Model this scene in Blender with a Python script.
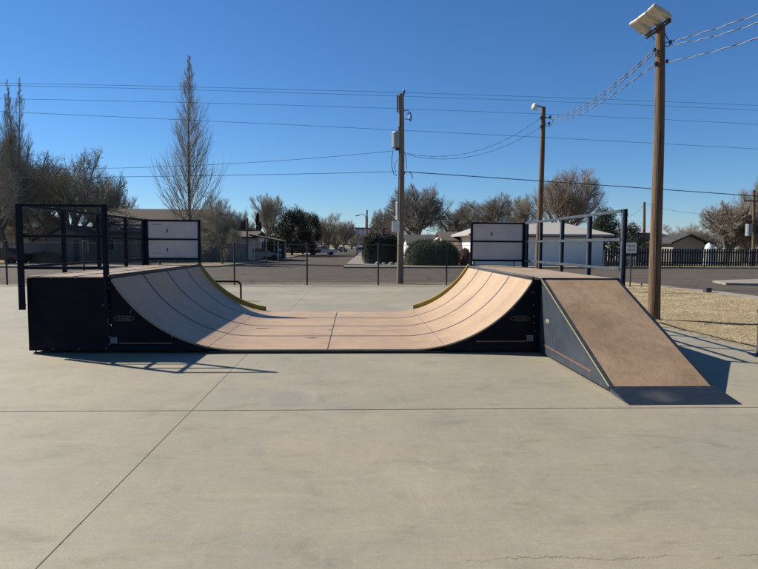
import bpy, math, random
from mathutils import Vector, Matrix, Euler
R = math.radians
S = bpy.context.scene
C = S.collection
for o in list(bpy.data.objects): bpy.data.objects.remove(o)

# ------------------------------------------------------------------ camera
CAMH, PITCH, YAW, ROLL, FPX = 1.733, R(3.88), R(2.5), R(0.37), 574.0
cam = bpy.data.objects.new('camera', bpy.data.cameras.new('camera'))
C.objects.link(cam); S.camera = cam
cam.data.sensor_width = 36; cam.data.lens = FPX/758*36
cam.data.clip_start = .05; cam.data.clip_end = 6000
CM = Matrix.Rotation(-YAW, 4, 'Z') @ Matrix.Rotation(R(90)-PITCH, 4, 'X') @ Matrix.Rotation(ROLL, 4, 'Z')
cam.matrix_world = Matrix.Translation((0, 0, CAMH)) @ CM

# ------------------------------------------------------------------ world and sun
SUND = Vector((-1.2, .585, 1.0)).normalized()
ELEV = math.asin(SUND.z); AZ = math.atan2(SUND.x, SUND.y)      # clockwise from +Y
w = bpy.data.worlds.new('World'); S.world = w; w.use_nodes = True
nt = w.node_tree; nt.nodes.clear()
sky = nt.nodes.new('ShaderNodeTexSky'); sky.sky_type = 'NISHITA'; sky.sun_disc = False
sky.sun_elevation = ELEV; sky.sun_rotation = AZ
sky.altitude = 0; sky.air_density = 1.0; sky.dust_density = 0; sky.ozone_density = 10.0
bg = nt.nodes.new('ShaderNodeBackground'); bg.inputs[1].default_value = .066
wo = nt.nodes.new('ShaderNodeOutputWorld')
hs = nt.nodes.new('ShaderNodeHueSaturation'); hs.inputs['Saturation'].default_value = 1.06; nt.links.new(sky.outputs[0], hs.inputs['Color']); nt.links.new(hs.outputs[0], bg.inputs[0]); nt.links.new(bg.outputs[0], wo.inputs[0])
sl = bpy.data.lights.new('sun', 'SUN'); sl.energy = 5.0; sl.angle = R(.53); sl.color = (1, .94, .84)
so = bpy.data.objects.new('sun', sl); C.objects.link(so)
so.rotation_euler = SUND.to_track_quat('Z', 'Y').to_euler(); so.location = (-30, 15, 30)
S.view_settings.view_transform = 'Standard'; S.view_settings.look = 'None'
S.view_settings.exposure = 0.8; S.view_settings.gamma = 1

# ------------------------------------------------------------------ helpers
def ray(u, v):
    d = CM.to_3x3() @ Vector(((u-379)/FPX, -(v-284.5)/FPX, -1)); return d
def at(u, v, Y):
    d = ray(u, v); t = Y/d.y
    return Vector((d.x*t, Y, CAMH+d.z*t))

class MB:
    def __init__(s): s.v = []; s.f = []; s.mi = []
    def add(s, vs, fs, m=0):
        n = len(s.v); s.v += [tuple(p) for p in vs]; s.f += [tuple(n+i for i in f) for f in fs]; s.mi += [m]*len(fs)
        return s
    def box(s, x0, x1, y0, y1, z0, z1, m=0):
        return s.add([(x0,y0,z0),(x1,y0,z0),(x1,y1,z0),(x0,y1,z0),(x0,y0,z1),(x1,y0,z1),(x1,y1,z1),(x0,y1,z1)],
            [(0,3,2,1),(4,5,6,7),(0,1,5,4),(1,2,6,5),(2,3,7,6),(3,0,4,7)], m)
    def quad(s, a, b, c, d, m=0): return s.add([a,b,c,d], [(0,1,2,3)], m)
    def prism(s, poly, axis, a, b, m=0):
        """extrude a 2D polygon along axis from a to b; poly is (p,q) in the two other axes in x,y,z order"""
        def P(p, q, t): return (t,p,q) if axis=='x' else ((p,t,q) if axis=='y' else (p,q,t))
        n = len(poly); vs = [P(p,q,a) for p,q in poly]+[P(p,q,b) for p,q in poly]
        fs = [tuple(range(n)), tuple(range(2*n-1, n-1, -1))]+[(i, n+i, n+(i+1)%n, (i+1)%n) for i in range(n)]
        return s.add(vs, fs, m)
    def tube(s, pts, rad, n=6, m=0, cap=True, twist=0):
        pts = [Vector(p) for p in pts]; k = len(pts)
        rad = rad if hasattr(rad, '__len__') else [rad]*k
        vs = []; up = None
        for i, p in enumerate(pts):
            d = (pts[min(i+1,k-1)]-pts[max(i-1,0)])
            if d.length < 1e-9: d = Vector((0,0,1))
            d.normalize()
            if up is None: up = Vector((0,0,1)) if abs(d.z) < .9 else Vector((1,0,0))
            a = d.cross(up)
            if a.length < 1e-5: a = d.orthogonal()
            a.normalize(); b = d.cross(a); up = -b if False else up
            up = a.cross(d)
            for j in range(n):
                t = 2*math.pi*(j+.5)/n+twist
                vs.append(p+(a*math.cos(t)+b*math.sin(t))*rad[i])
        fs = [(i*n+j, i*n+(j+1)%n, (i+1)*n+(j+1)%n, (i+1)*n+j) for i in range(k-1) for j in range(n)]
        if cap: fs += [tuple(range(n-1,-1,-1)), tuple((k-1)*n+j for j in range(n))]
        return s.add(vs, fs, m)
    def bar(s, a, b, w, m=0): return s.tube([a, b], w*.7071, 4, m)      # square section, width w
    def build(s, name, mats, parent=None, smooth=False, bevel=0):
        me = bpy.data.meshes.new(name); me.from_pydata(s.v, [], s.f)
        for m in (mats if isinstance(mats, (list, tuple)) else [mats]): me.materials.append(m)
        if any(s.mi): me.polygons.foreach_set('material_index', s.mi)
        if smooth: me.polygons.foreach_set('use_smooth', [True]*len(s.f))
        me.update()
        o = bpy.data.objects.new(name, me); C.objects.link(o)
        if parent is not None: o.parent = parent
        if bevel:
            b = o.modifiers.new('bevel', 'BEVEL'); b.width = bevel; b.segments = 2; b.limit_method = 'ANGLE'; b.harden_normals = False
        return o
def tag(o, label=None, cat=None, group=None, kind=None):
    if label: o['label'] = label
    if cat: o['category'] = cat
    if group: o['group'] = group
    if kind: o['kind'] = kind
    return o
def empty(name, loc=(0,0,0), rz=0, label=None, cat=None, group=None):
    o = bpy.data.objects.new(name, None); C.objects.link(o); o.location = loc; o.rotation_euler = (0,0,rz); o.empty_display_size = .2
    return tag(o, label, cat, group)
def kids(o): return [c for c in bpy.data.objects if c.parent == o]
def copy_tree(o, parent=None):
    c = o.copy(); C.objects.link(c); c.parent = parent
    for ch in kids(o): copy_tree(ch, c)
    return c
def rel(o, x, y): return Vector((x, y, 0))

# ------------------------------------------------------------------ materials
K = .575      # overall reflectance scale that goes with the chosen exposure
def mat(name, col, rough=.7, col2=None, scale=5, metal=0, spec=.5, bump=0, bscale=None, mix=(.35,.65), detail=6, stretch=None, keep=False):
    if not keep: col = tuple(x*K for x in col); col2 = tuple(x*K for x in col2) if col2 else None
    m = bpy.data.materials.new(name); m.use_nodes = True; n = m.node_tree.nodes; l = m.node_tree.links
    b = n['Principled BSDF']; b.inputs['Roughness'].default_value = rough; b.inputs['Metallic'].default_value = metal
    b.inputs['Specular IOR Level'].default_value = spec
    b.inputs['Base Color'].default_value = (*col, 1)
    tc = n.new('ShaderNodeTexCoord'); mp = n.new('ShaderNodeMapping'); l.new(tc.outputs['Object'], mp.inputs[0])
    if stretch: mp.inputs['Scale'].default_value = stretch
    if col2:
        t = n.new('ShaderNodeTexNoise'); t.inputs['Scale'].default_value = scale; t.inputs['Detail'].default_value = detail; t.inputs['Roughness'].default_value = .6
        l.new(mp.outputs[0], t.inputs['Vector'])
        r = n.new('ShaderNodeValToRGB'); r.color_ramp.elements[0].position = mix[0]; r.color_ramp.elements[1].position = mix[1]
        r.color_ramp.elements[0].color = (*col, 1); r.color_ramp.elements[1].color = (*col2, 1)
        l.new(t.outputs['Fac'], r.inputs[0]); l.new(r.outputs[0], b.inputs['Base Color'])
    if bump:
        t2 = n.new('ShaderNodeTexNoise'); t2.inputs['Scale'].default_value = bscale or scale*4; t2.inputs['Detail'].default_value = 8
        l.new(mp.outputs[0], t2.inputs['Vector'])
        bp = n.new('ShaderNodeBump'); bp.inputs['Strength'].default_value = 1; bp.inputs['Distance'].default_value = bump
        l.new(t2.outputs['Fac'], bp.inputs['Height']); l.new(bp.outputs[0], b.inputs['Normal'])
    return m
class NG:
    """small node-graph helper on top of a fresh Principled material"""
    def __init__(s, name, rough=.8, spec=.3):
        s.m = bpy.data.materials.new(name); s.m.use_nodes = True; s.n = s.m.node_tree.nodes; s.l = s.m.node_tree.links
        s.b = s.n['Principled BSDF']; s.b.inputs['Roughness'].default_value = rough; s.b.inputs['Specular IOR Level'].default_value = spec
        s.tc = s.n.new('ShaderNodeTexCoord').outputs['Object']
    def map(s, sc=(1,1,1), rot=(0,0,0), loc=(0,0,0)):
        m = s.n.new('ShaderNodeMapping'); s.l.new(s.tc, m.inputs[0]); m.inputs['Scale'].default_value = sc; m.inputs['Rotation'].default_value = rot; m.inputs['Location'].default_value = loc
        return m.outputs[0]
    def noise(s, vec, scale, detail=6, rough=.6, dist=0):
        t = s.n.new('ShaderNodeTexNoise'); t.inputs['Scale'].default_value = scale; t.inputs['Detail'].default_value = detail
        t.inputs['Roughness'].default_value = rough; t.inputs['Distortion'].default_value = dist; s.l.new(vec, t.inputs['Vector']); return t.outputs['Fac']
    def ramp(s, fac, stops):
        r = s.n.new('ShaderNodeValToRGB'); e = r.color_ramp.elements
        while len(e) < len(stops): e.new(.5)
        for i, (p, c) in enumerate(stops): e[i].position = p; e[i].color = (*c, 1) if len(c) == 3 else c
        s.l.new(fac, r.inputs[0]); return r.outputs[0]
    def math(s, op, a, b=None, clamp=False):
        m = s.n.new('ShaderNodeMath'); m.operation = op; m.use_clamp = clamp
        for i, x in enumerate((a, b)):
            if x is None: continue
            if isinstance(x, (int, float)): m.inputs[i].default_value = x
            else: s.l.new(x, m.inputs[i])
        return m.outputs[0]
    def mix(s, fac, a, b, mode='MIX'):
        m = s.n.new('ShaderNodeMix'); m.data_type = 'RGBA'; m.blend_type = mode
        for sock, x in ((m.inputs[0], fac), (m.inputs[6], a), (m.inputs[7], b)):
            if isinstance(x, (int, float)): sock.default_value = x
            elif isinstance(x, tuple): sock.default_value = (*x, 1)
            else: s.l.new(x, sock)
        return m.outputs[2]
    def sep(s, vec=None):
        x = s.n.new('ShaderNodeSeparateXYZ'); s.l.new(vec or s.tc, x.inputs[0]); return x.outputs
    def color(s, c): c = s.mix(1.0, c, (K, K, K), 'MULTIPLY'); s.l.new(c, s.b.inputs['Base Color'])
    def bump(s, h, dist, strength=1):
        bp = s.n.new('ShaderNodeBump'); bp.inputs['Strength'].default_value = strength; bp.inputs['Distance'].default_value = dist
        s.l.new(h, bp.inputs['Height']); s.l.new(bp.outputs[0], s.b.inputs['Normal'])

def concrete_mat():
    g = NG('concrete', .66, .38)
    big = g.noise(g.tc, .35, 8, .65); med = g.noise(g.map((1,1.6,1)), 1.7, 10, .7, .6); fine = g.noise(g.tc, 60, 6, .7); speck = g.noise(g.tc, 220, 3, .6)
    c = g.ramp(big, [(.3,(.365,.336,.262)), (.45,(.41,.364,.266)), (.55,(.445,.388,.276)), (.7,(.52,.45,.322))])
    c2 = g.ramp(med, [(.30,(.62,.63,.65)), (.45,(.92,.93,.93)), (.6,(1,1,1)), (.78,(1.10,1.08,1.03))])
    c = g.mix(.68, c, c2, 'MULTIPLY')
    c = g.mix(.35, c, g.ramp(fine, [(.3,(.7,.7,.7)), (.7,(1.2,1.2,1.2))]), 'MULTIPLY')
    c = g.mix(.6, c, g.ramp(speck, [(.3,(.45,.45,.45)), (.43,(1,1,1)), (.6,(1.05,1.05,1.05)), (.72,(1.4,1.38,1.33))]), 'MULTIPLY')
    fine2 = g.noise(g.map((1,1.3,1)), 14, 7, .8, .4); c = g.mix(.45, c, g.ramp(fine2, [(.3,(.78,.79,.81)), (.5,(1,1,1)), (.7,(1.18,1.16,1.12))]), 'MULTIPLY')
    # long swept scuffs
    sc = g.noise(g.map((.5,7,1), (0,0,R(28))), 2.2, 8, .75, 1.2)
    c = g.mix(.85, c, g.ramp(sc, [(.54,(1,1,1)), (.63,(1.12,1.11,1.09)), (.70,(1,1,1))]), 'MULTIPLY')
    sc = g.noise(g.map((6,.6,1), (0,0,R(-18))), 2.0, 8, .75, 1.0)
    c = g.mix(.85, c, g.ramp(sc, [(.55,(1,1,1)), (.64,(1.10,1.09,1.07)), (.71,(1,1,1))]), 'MULTIPLY')
    st = g.noise(g.map((1,1,1), loc=(7,3,0)), .9, 7, .75, .5)
    c = g.mix(.55, c, g.ramp(st, [(.58,(1,1,1)), (.68,(.86,.86,.88)), (.8,(.8,.8,.83))]), 'MULTIPLY')
    wt = g.noise(g.map((1,2.2,1), loc=(31,13,0)), .8, 7, .7, .7)        # warmer, rustier patches
    c = g.mix(.28, c, g.ramp(wt, [(.53,(1,1,1)), (.66,(1.14,1.02,.86))]), 'MULTIPLY')
    # small dark chips
    vo = g.n.new('ShaderNodeTexVoronoi'); vo.inputs['Scale'].default_value = 1.1; g.l.new(g.tc, vo.inputs['Vector'])
    ch = g.math('LESS_THAN', g.math('ADD', vo.outputs['Distance'], g.math('MULTIPLY', fine, .03)), .036)
    c = g.mix(g.math('MULTIPLY', ch, .7), c, (.06,.055,.05))
    x = g.sep(); X, Y = x[0], x[1]
    # rusty seam and a fine crack across the bottom right
    wob = g.noise(g.map((1,.02,1)), 1.6, 12, .75); cr = g.math('ABSOLUTE', g.math('SUBTRACT', Y, g.math('ADD', 2.86, g.math('MULTIPLY', wob, .36))))
    crm = g.math('MULTIPLY', g.math('LESS_THAN', cr, g.math('MULTIPLY', g.math('SUBTRACT', g.noise(g.tc, 3.5, 5, .7), .38, True), .022)), g.math('GREATER_THAN', X, .62))
    c = g.mix(g.math('MULTIPLY', crm, .8), c, (.05,.04,.03))
    halo = g.math('MULTIPLY', g.math('LESS_THAN', g.math('ADD', cr, g.math('MULTIPLY', fine, .05)), .05), g.math('GREATER_THAN', X, .5))
    c = g.mix(g.math('MULTIPLY', halo, .13), c, (.50,.38,.22))
    wob2 = g.noise(g.map((.02,1,1)), 2, 6, .7); s2 = g.math('ABSOLUTE', g.math('SUBTRACT', X, g.math('ADD', 2.42, g.math('MULTIPLY', wob2, .25))))
    sm = g.math('MULTIPLY', g.math('LESS_THAN', g.math('ADD', s2, g.math('MULTIPLY', fine, .05)), .047), g.math('LESS_THAN', Y, 5.9))
    c = g.mix(g.math('MULTIPLY', sm, .16), c, (.55,.42,.26))
    jx = g.math('ABSOLUTE', g.math('ADD', X, 1.69)); jc = g.math('LESS_THAN', jx, g.math('MULTIPLY', g.math('SUBTRACT', g.noise(g.tc, 6, 6, .8), .58, True), .22))
    c = g.mix(g.math('MULTIPLY', jc, .75), c, (.07,.06,.045))
    jy = g.math('ABSOLUTE', g.math('SUBTRACT', Y, 5.97)); jc = g.math('LESS_THAN', jy, g.math('ADD', .012, g.math('MULTIPLY', g.math('SUBTRACT', g.noise(g.tc, 5, 6, .8), .52, True), .16)))
    c = g.mix(g.math('MULTIPLY', jc, .55), c, (.13,.10,.07))
    # blue-grey spill with a pale smear, left of centre
    ex = g.math('MULTIPLY', g.math('ADD', X, .72), 2.6); ey = g.math('MULTIPLY', g.math('SUBTRACT', Y, 6.42), 1.9)
    sp = g.math('MULTIPLY', g.math('SUBTRACT', 1, g.math('SQRT', g.math('ADD', g.math('MULTIPLY', ex, ex), g.math('MULTIPLY', ey, ey))), True), g.math('MULTIPLY', g.noise(g.tc, 4, 8, .75, 1.0), 2.4), True)
    c = g.mix(g.math('MULTIPLY', g.math('GREATER_THAN', sp, .42), .35), c, (.27,.27,.25))
    ex = g.math('MULTIPLY', g.math('ADD', X, .50), 7); ey = g.math('MULTIPLY', g.math('SUBTRACT', Y, 6.5), 2.2)
    sp = g.math('MULTIPLY', g.math('SUBTRACT', 1, g.math('SQRT', g.math('ADD', g.math('MULTIPLY', ex, ex), g.math('MULTIPLY', ey, ey))), True), g.math('MULTIPLY', g.noise(g.tc, 9, 8, .75, 1.0), 2.4), True)
    c = g.mix(g.math('MULTIPLY', g.math('GREATER_THAN', sp, .5), .22), c, (.52,.46,.36))
    # thin pale scratches
    for k, (rz, sc_) in enumerate(((50, 1.1), (-35, .9), (12, .8))):
        nv = g.noise(g.map((.8,.8,1), (0,0,R(rz)), (k*9,k*4,0)), sc_, 3, .5, 1.8)
        ln = g.math('LESS_THAN', g.math('ABSOLUTE', g.math('SUBTRACT', nv, .5)), .0009)
        gate = g.math('GREATER_THAN', g.noise(g.map(loc=(k*5,2,0)), 1.3, 2), .57)
        c = g.mix(g.math('MULTIPLY', g.math('MULTIPLY', ln, gate), .35), c, (.62,.57,.47))
    for off in (5.97, -.06, 12.0):
        jd = g.math('ABSOLUTE', g.math('SUBTRACT', Y, off-.035)); jm = g.math('LESS_THAN', g.math('ADD', jd, g.math('MULTIPLY', fine, .035)), .055)
        c = g.mix(g.math('MULTIPLY', jm, .22), c, (.52,.43,.30))
    g.color(c)
    h = g.math('ADD', g.math('MULTIPLY', fine, .6), g.math('MULTIPLY', med, .8))
    g.bump(h, .0025); return g.m
def asphalt_mat():
    g = NG('asphalt', .9, .25)
    a = g.noise(g.tc, .25, 7, .65); f = g.noise(g.tc, 35, 6, .8)
    c = g.ramp(a, [(.3,(.108,.084,.060)), (.55,(.140,.110,.080)), (.75,(.168,.134,.100))])
    c = g.mix(.7, c, g.ramp(f, [(.3,(.6,.6,.6)), (.7,(1.4,1.4,1.4))]), 'MULTIPLY')
    st = g.noise(g.map((.05,1.2,1), (0,0,R(4.9))), 1.0, 6, .7)
    c = g.mix(.6, c, g.ramp(st, [(.4,(1,1,1)), (.6,(.82,.82,.84))]), 'MULTIPLY')
    vo = g.n.new('ShaderNodeTexVoronoi'); vo.feature = 'DISTANCE_TO_EDGE'; vo.inputs['Scale'].default_value = .22
    nz = g.n.new('ShaderNodeTexNoise'); nz.inputs['Scale'].default_value = .8; nz.inputs['Detail'].default_value = 8; g.l.new(g.tc, nz.inputs['Vector'])
    ad = g.n.new('ShaderNodeVectorMath'); ad.operation = 'ADD'; g.l.new(g.tc, ad.inputs[0]); g.l.new(nz.outputs['Color'], ad.inputs[1]); g.l.new(ad.outputs[0], vo.inputs['Vector'])
    c = g.mix(g.math('MULTIPLY', g.math('LESS_THAN', vo.outputs['Distance'], .012), .6), c, (.04,.035,.03))
    g.color(c); g.bump(f, .006); return g.m
def drygrass_ground(name, a, b, cc):
    g = NG(name, .95, .1)
    n1 = g.noise(g.tc, .5, 8, .7); n2 = g.noise(g.tc, 9, 8, .8); n3 = g.noise(g.tc, 45, 5, .8)
    c = g.ramp(n1, [(.3,a), (.55,b), (.75,cc)])
    c = g.mix(.9, c, g.ramp(n2, [(.3,(.55,.52,.48)), (.5,(1,1,1)), (.75,(1.35,1.3,1.2))]), 'MULTIPLY')
    c = g.mix(.7, c, g.ramp(n3, [(.3,(.6,.58,.55)), (.7,(1.3,1.3,1.3))]), 'MULTIPLY')
    g.color(c); g.bump(g.math('ADD', n2, n3), .03); return g.m
M = {}
M['concrete'] = concrete_mat(); M['asphalt'] = asphalt_mat()
M['straw'] = drygrass_ground('straw_ground', (.47,.355,.195), (.66,.515,.30), (.80,.65,.41))
M['dirt'] = drygrass_ground('dirt', (.26,.21,.15), (.36,.29,.21), (.46,.385,.285))
M['lawn'] = drygrass_ground('dormant_lawn', (.40,.31,.18), (.52,.41,.24), (.62,.50,.32))
M['kerb'] = mat('kerb_concrete', (.34,.30,.24), .9, (.48,.43,.35), 2.5, bump=.004, spec=.2)
M['walk'] = mat('sidewalk_concrete', (.33,.29,.23), .9, (.43,.38,.31), 1.2, bump=.004, spec=.2)
M['joint'] = mat('joint_filler', (.06,.045,.03), .95, (.20,.15,.10), 3)

def panel_mat(name, a, b, worn, rough, lengthwise):
    """skate surface sheets: rolled streaks, scuffs and wheel marks"""
    g = NG(name, rough, .3)
    sc = (1, 14, 14) if lengthwise == 'x' else (14, 1, 14)
    big = g.noise(g.tc, 1.1, 7, .65, .4); st = g.noise(g.map(sc), 1.6, 8, .7); fine = g.noise(g.tc, 40, 5, .7)
    c = g.ramp(big, [(.3,a), (.7,b)])
    c = g.mix(.55, c, g.ramp(st, [(.32,(.66,.64,.62)), (.5,(.98,.98,.98)), (.68,(1.12,1.12,1.12))]), 'MULTIPLY')
    c = g.mix(g.math('MULTIPLY', g.ramp(g.noise(g.map((1,1.5,1), loc=(5,9,2)), 1.7, 9, .75, .8), [(.5,(0,0,0)), (.72,(1,1,1))]), .7), c, worn)
    c = g.mix(.3, c, g.ramp(fine, [(.3,(.8,.8,.8)), (.7,(1.15,1.15,1.15))]), 'MULTIPLY')
    s2 = (.35, 9, 9) if lengthwise == 'x' else (9, .35, 9)
    wm = g.noise(g.map(s2, (0, 0, R(7)), (3,1,0)), 2.6, 5, .6, .4)      # long dark wheel marks
    c = g.mix(g.math('MULTIPLY', g.ramp(wm, [(.60,(0,0,0)), (.635,(1,1,1)), (.67,(0,0,0))]), .30), c, (.16,.13,.12))
    pl = g.noise(g.map((1,1,1), loc=(11,4,2)), 2.3, 9, .8, 1.0)
    c = g.mix(.5, c, g.ramp(pl, [(.36,(.84,.83,.82)), (.5,(1,1,1)), (.66,(1.10,1.10,1.10))]), 'MULTIPLY')
    g.color(c)
    g.l.new(g.ramp(big, [(.3,(rough-.08,)*3), (.7,(rough+.12,)*3)]), g.b.inputs['Roughness'])
    g.bump(g.math('ADD', fine, g.math('MULTIPLY', st, .5)), .0015); return g.m
M['surface'] = panel_mat('tan_composite_sheet', (.60,.405,.245), (.69,.49,.30), (.52,.33,.19), .48, 'x')
M['deck'] = panel_mat('tan_deck_sheet', (.55,.40,.26), (.64,.48,.32), (.42,.30,.19), .45, 'y')
M['bank'] = panel_mat('worn_bank_sheet', (.40,.265,.148), (.56,.385,.235), (.29,.20,.125), .5, 'y')
def navy_mat():
    g = NG('weathered_navy_panel', .5, .4)
    big = g.noise(g.tc, 2.2, 8, .7, .5); st = g.noise(g.map((12,12,1.2)), 1.5, 8, .75, .5)
    c = g.ramp(big, [(.3,(.030,.042,.060)), (.55,(.052,.068,.09)), (.8,(.10,.115,.135))])
    c = g.mix(g.math('MULTIPLY', g.ramp(st, [(.58,(0,0,0)), (.72,(1,1,1))]), .35), c, (.13,.13,.13))
    g.color(c); g.bump(g.noise(g.tc, 25, 4), .001); return g.m
M['navy'] = navy_mat()
def shaded_navy_mat():
    g = NG('shaded_navy_side_panel', .6, .08)  # same navy as the other panels, front-face shade put into the colour
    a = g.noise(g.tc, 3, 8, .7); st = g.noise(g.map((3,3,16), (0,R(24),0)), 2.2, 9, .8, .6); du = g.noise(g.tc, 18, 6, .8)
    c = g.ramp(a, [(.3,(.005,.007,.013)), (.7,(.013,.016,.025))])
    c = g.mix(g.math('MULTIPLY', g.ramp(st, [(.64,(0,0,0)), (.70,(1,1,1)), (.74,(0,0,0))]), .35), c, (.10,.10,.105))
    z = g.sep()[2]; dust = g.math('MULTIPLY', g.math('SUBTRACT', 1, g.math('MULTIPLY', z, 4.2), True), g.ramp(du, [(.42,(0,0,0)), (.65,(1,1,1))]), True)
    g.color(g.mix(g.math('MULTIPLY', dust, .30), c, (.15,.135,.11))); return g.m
M['navy_shaded'] = shaded_navy_mat()
M['navy_shaded_plain'] = mat('shaded_navy_side_panel', (.004,.005,.010), .6, (.009,.011,.018), 3, spec=.12)
M['kick'] = mat('scuffed_steel_kickplate', (.018,.030,.050), .42, (.05,.065,.08), 6, mix=(.5,.8), spec=.5, stretch=(1,.5,1))
def kick_mat():
    g = NG('scuffed_steel_kickplate', .6, .12)
    n1 = g.noise(g.map((1,1,1)), 7, 9, .75, .6); n2 = g.noise(g.map((2,9,1)), 3, 8, .7, .5)
    x = g.sep(); dx = g.math('MULTIPLY', g.math('SUBTRACT', x[0], 3.50), 2.6); dy = g.math('MULTIPLY', g.math('SUBTRACT', x[1], 6.30), 3.4)
    d = g.math('SQRT', g.math('ADD', g.math('MULTIPLY', dx, dx), g.math('MULTIPLY', dy, dy)))
    f = g.math('MULTIPLY', g.math('SUBTRACT', 1, d, True), g.math('MULTIPLY', n1, 2.2), True)
    c = g.ramp(n2, [(.35,(.016,.026,.044)), (.6,(.026,.038,.058)), (.75,(.06,.075,.09))])
    g.color(g.mix(g.ramp(f, [(.35,(0,0,0)), (.95,(1,1,1))]), c, (.085,.09,.09))); return g.m
M['kick'] = kick_mat()
M['scuff'] = mat('bare_scuffed_metal', (.13,.135,.13), .55, (.045,.055,.07), 9)
M['rail'] = mat('navy_powder_coat', (.006,.009,.022), .55, (.011,.016,.032), 7, spec=.1)  # dark copy: shade on the left rails put into the colour
M['rail_lit'] = mat('lit_rail_paint', (.060,.076,.098), .5, (.10,.12,.145), 5, spec=.25)  # same rail paint, lightened to carry the sun on the right rails
M['coping'] = mat('worn_steel_coping', (.055,.06,.07), .6, (.10,.10,.10), 12, spec=.3)
M['trim'] = mat('ply_edge_trim', (.42,.36,.24), .6, (.28,.24,.16), 9)
M['dark_gap'] = mat('dark_seam_strip', (.030,.032,.040), .6, (.06,.06,.068), 8)
M['yellow'] = mat('faded_yellow_guard', (.58,.43,.03), .5, (.42,.32,.03), 6)
M['yline'] = mat('pale_yellow_edge', (.55,.52,.22), .5, (.42,.40,.2), 8)
M['white_board'] = mat('white_board', (.44,.415,.41), .5, (.37,.35,.345), 2, spec=.25, keep=True)
M['mark'] = mat('board_marking', (.015,.015,.04), .5)
M['sticker'] = mat('sticker', (.33,.33,.35), .6, (.2,.2,.22), 60)
M['badge'] = mat('badge_gold', (.17,.14,.07), .6, (.07,.06,.03), 60)
M['emblem'] = mat('worn_emblem', (.62,.6,.45), .5, (.3,.3,.24), 30)
M['orange'] = mat('orange_stripe', (.20,.06,.03), .6, (.36,.19,.14), 40)
M['bolt'] = mat('zinc_bolt', (.16,.16,.16), .5)
M['galv'] = mat('dull_grey_steel', (.055,.055,.055), .7, (.09,.09,.09), 10, spec=.2)
M['chain'] = mat('chain_link_wire', (.045,.045,.045), .8)
M['wood_pole'] = mat('weathered_pole_wood', (.065,.038,.020), .95, (.27,.165,.09), 4, stretch=(9,9,.4), mix=(.3,.6), bump=.006, bscale=9)
M['wood_pale'] = mat('grey_pole_wood', (.13,.095,.065), .9, (.38,.29,.205), 4, stretch=(8,8,.4), mix=(.3,.62), bump=.006, bscale=9)
M['wire'] = mat('black_cable', (.02,.02,.022), .6)
M['wire_alu'] = mat('aluminium_conductor', (.35,.35,.36), .5)
M['porcelain'] = mat('insulator', (.05,.045,.045), .3)
M['transformer'] = mat('transformer_grey', (.20,.20,.195), .5, (.27,.27,.265), 4, keep=True)
M['white_metal'] = mat('white_enamel', (.62,.62,.60), .5, (.5,.5,.48), 3, keep=True)
M['lamp_shell'] = mat('pale_lamp_housing', (.80,.75,.62), .5, (.62,.57,.46), 7)
M['lamp_glass'] = mat('lamp_glass', (.8,.75,.6), .2, (.6,.53,.38), 12)
M['bark'] = mat('bark', (.14,.115,.09), .95, (.27,.225,.18), 6, stretch=(4,4,.8))
M['twig'] = mat('twig', (.21,.185,.15), .95, (.33,.295,.245), 1.2)
M['twig_pale'] = mat('pale_twig', (.36,.325,.24), .95, (.50,.455,.35), 1.2)
M['twig_red'] = mat('reddish_twig', (.28,.225,.175), .95, (.40,.33,.265), 1.2)
M['leaf_dry'] = mat('dead_leaf', (.17,.11,.05), .9, (.24,.17,.08), 2)
M['needle'] = mat('dark_needles', (.016,.024,.013), .8, (.035,.045,.022), 1.5)
M['needle_green'] = mat('green_needles', (.022,.042,.014), .8, (.05,.075,.026), 1.5)
M['hedge_leaf'] = mat('hedge_leaves', (.035,.055,.018), .8, (.075,.095,.034), 3)
M['shrub_rust'] = mat('rusty_shrub', (.16,.06,.035), .9, (.26,.12,.07), 4)
M['shingle_brown'] = mat('brown_shingles', (.085,.062,.046), .95, (.135,.10,.075), 6, stretch=(.5,2,4))
M['shingle_dark'] = mat('charcoal_shingles', (.045,.042,.042), .95, (.075,.07,.068), 6, stretch=(.5,2,4))
M['roof_pale'] = mat('pale_shingles', (.25,.23,.205), .95, (.33,.305,.275), 5, stretch=(.5,2,4), keep=True)
M['roof_metal'] = mat('pale_metal_roof', (.40,.43,.46), .5, (.46,.48,.5), 3, keep=True)
M['wall_beige'] = mat('beige_siding', (.24,.205,.16), .9, (.29,.25,.20), 2)
M['wall_tan'] = mat('tan_siding', (.24,.215,.175), .9, (.28,.25,.21), 2, keep=True)
M['wall_white'] = mat('white_siding', (.55,.55,.55), .8, (.62,.62,.61), 2, keep=True)
M['wall_grey'] = mat('grey_siding', (.72,.675,.62), .8, (.78,.73,.67), 2, keep=True)
M['glass'] = mat('window_glass', (.02,.024,.03), .12)
M['door'] = mat('dark_door', (.07,.055,.05), .6)
M['fence_dark'] = mat('dark_fence_boards', (.016,.018,.024), .85, (.035,.035,.04), 4)
M['fence_grey'] = mat('grey_fence_boards', (.22,.21,.20), .9, (.32,.31,.29), 4, stretch=(4,4,.5))
M['fence_tan'] = mat('old_picket_wood', (.33,.27,.19), .9, (.42,.35,.26), 4)
M['car_white'] = mat('white_car_paint', (.6,.6,.6), .25, keep=True)
M['car_dark'] = mat('dark_red_car_paint', (.06,.02,.02), .25)
M['car_silver'] = mat('silver_car_paint', (.35,.36,.38), .3, metal=.3)
M['rubber'] = mat('tyre_rubber', (.02,.02,.02), .8)
M['lamp_red'] = mat('tail_lamp', (.3,.02,.02), .3)
M['elev_wall'] = mat('grain_elevator_concrete', (.42,.43,.47), .9, (.48,.49,.52), .3, keep=True)
M['elev_cap'] = mat('grain_elevator_cornice', (.08,.13,.15), .8)
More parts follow.
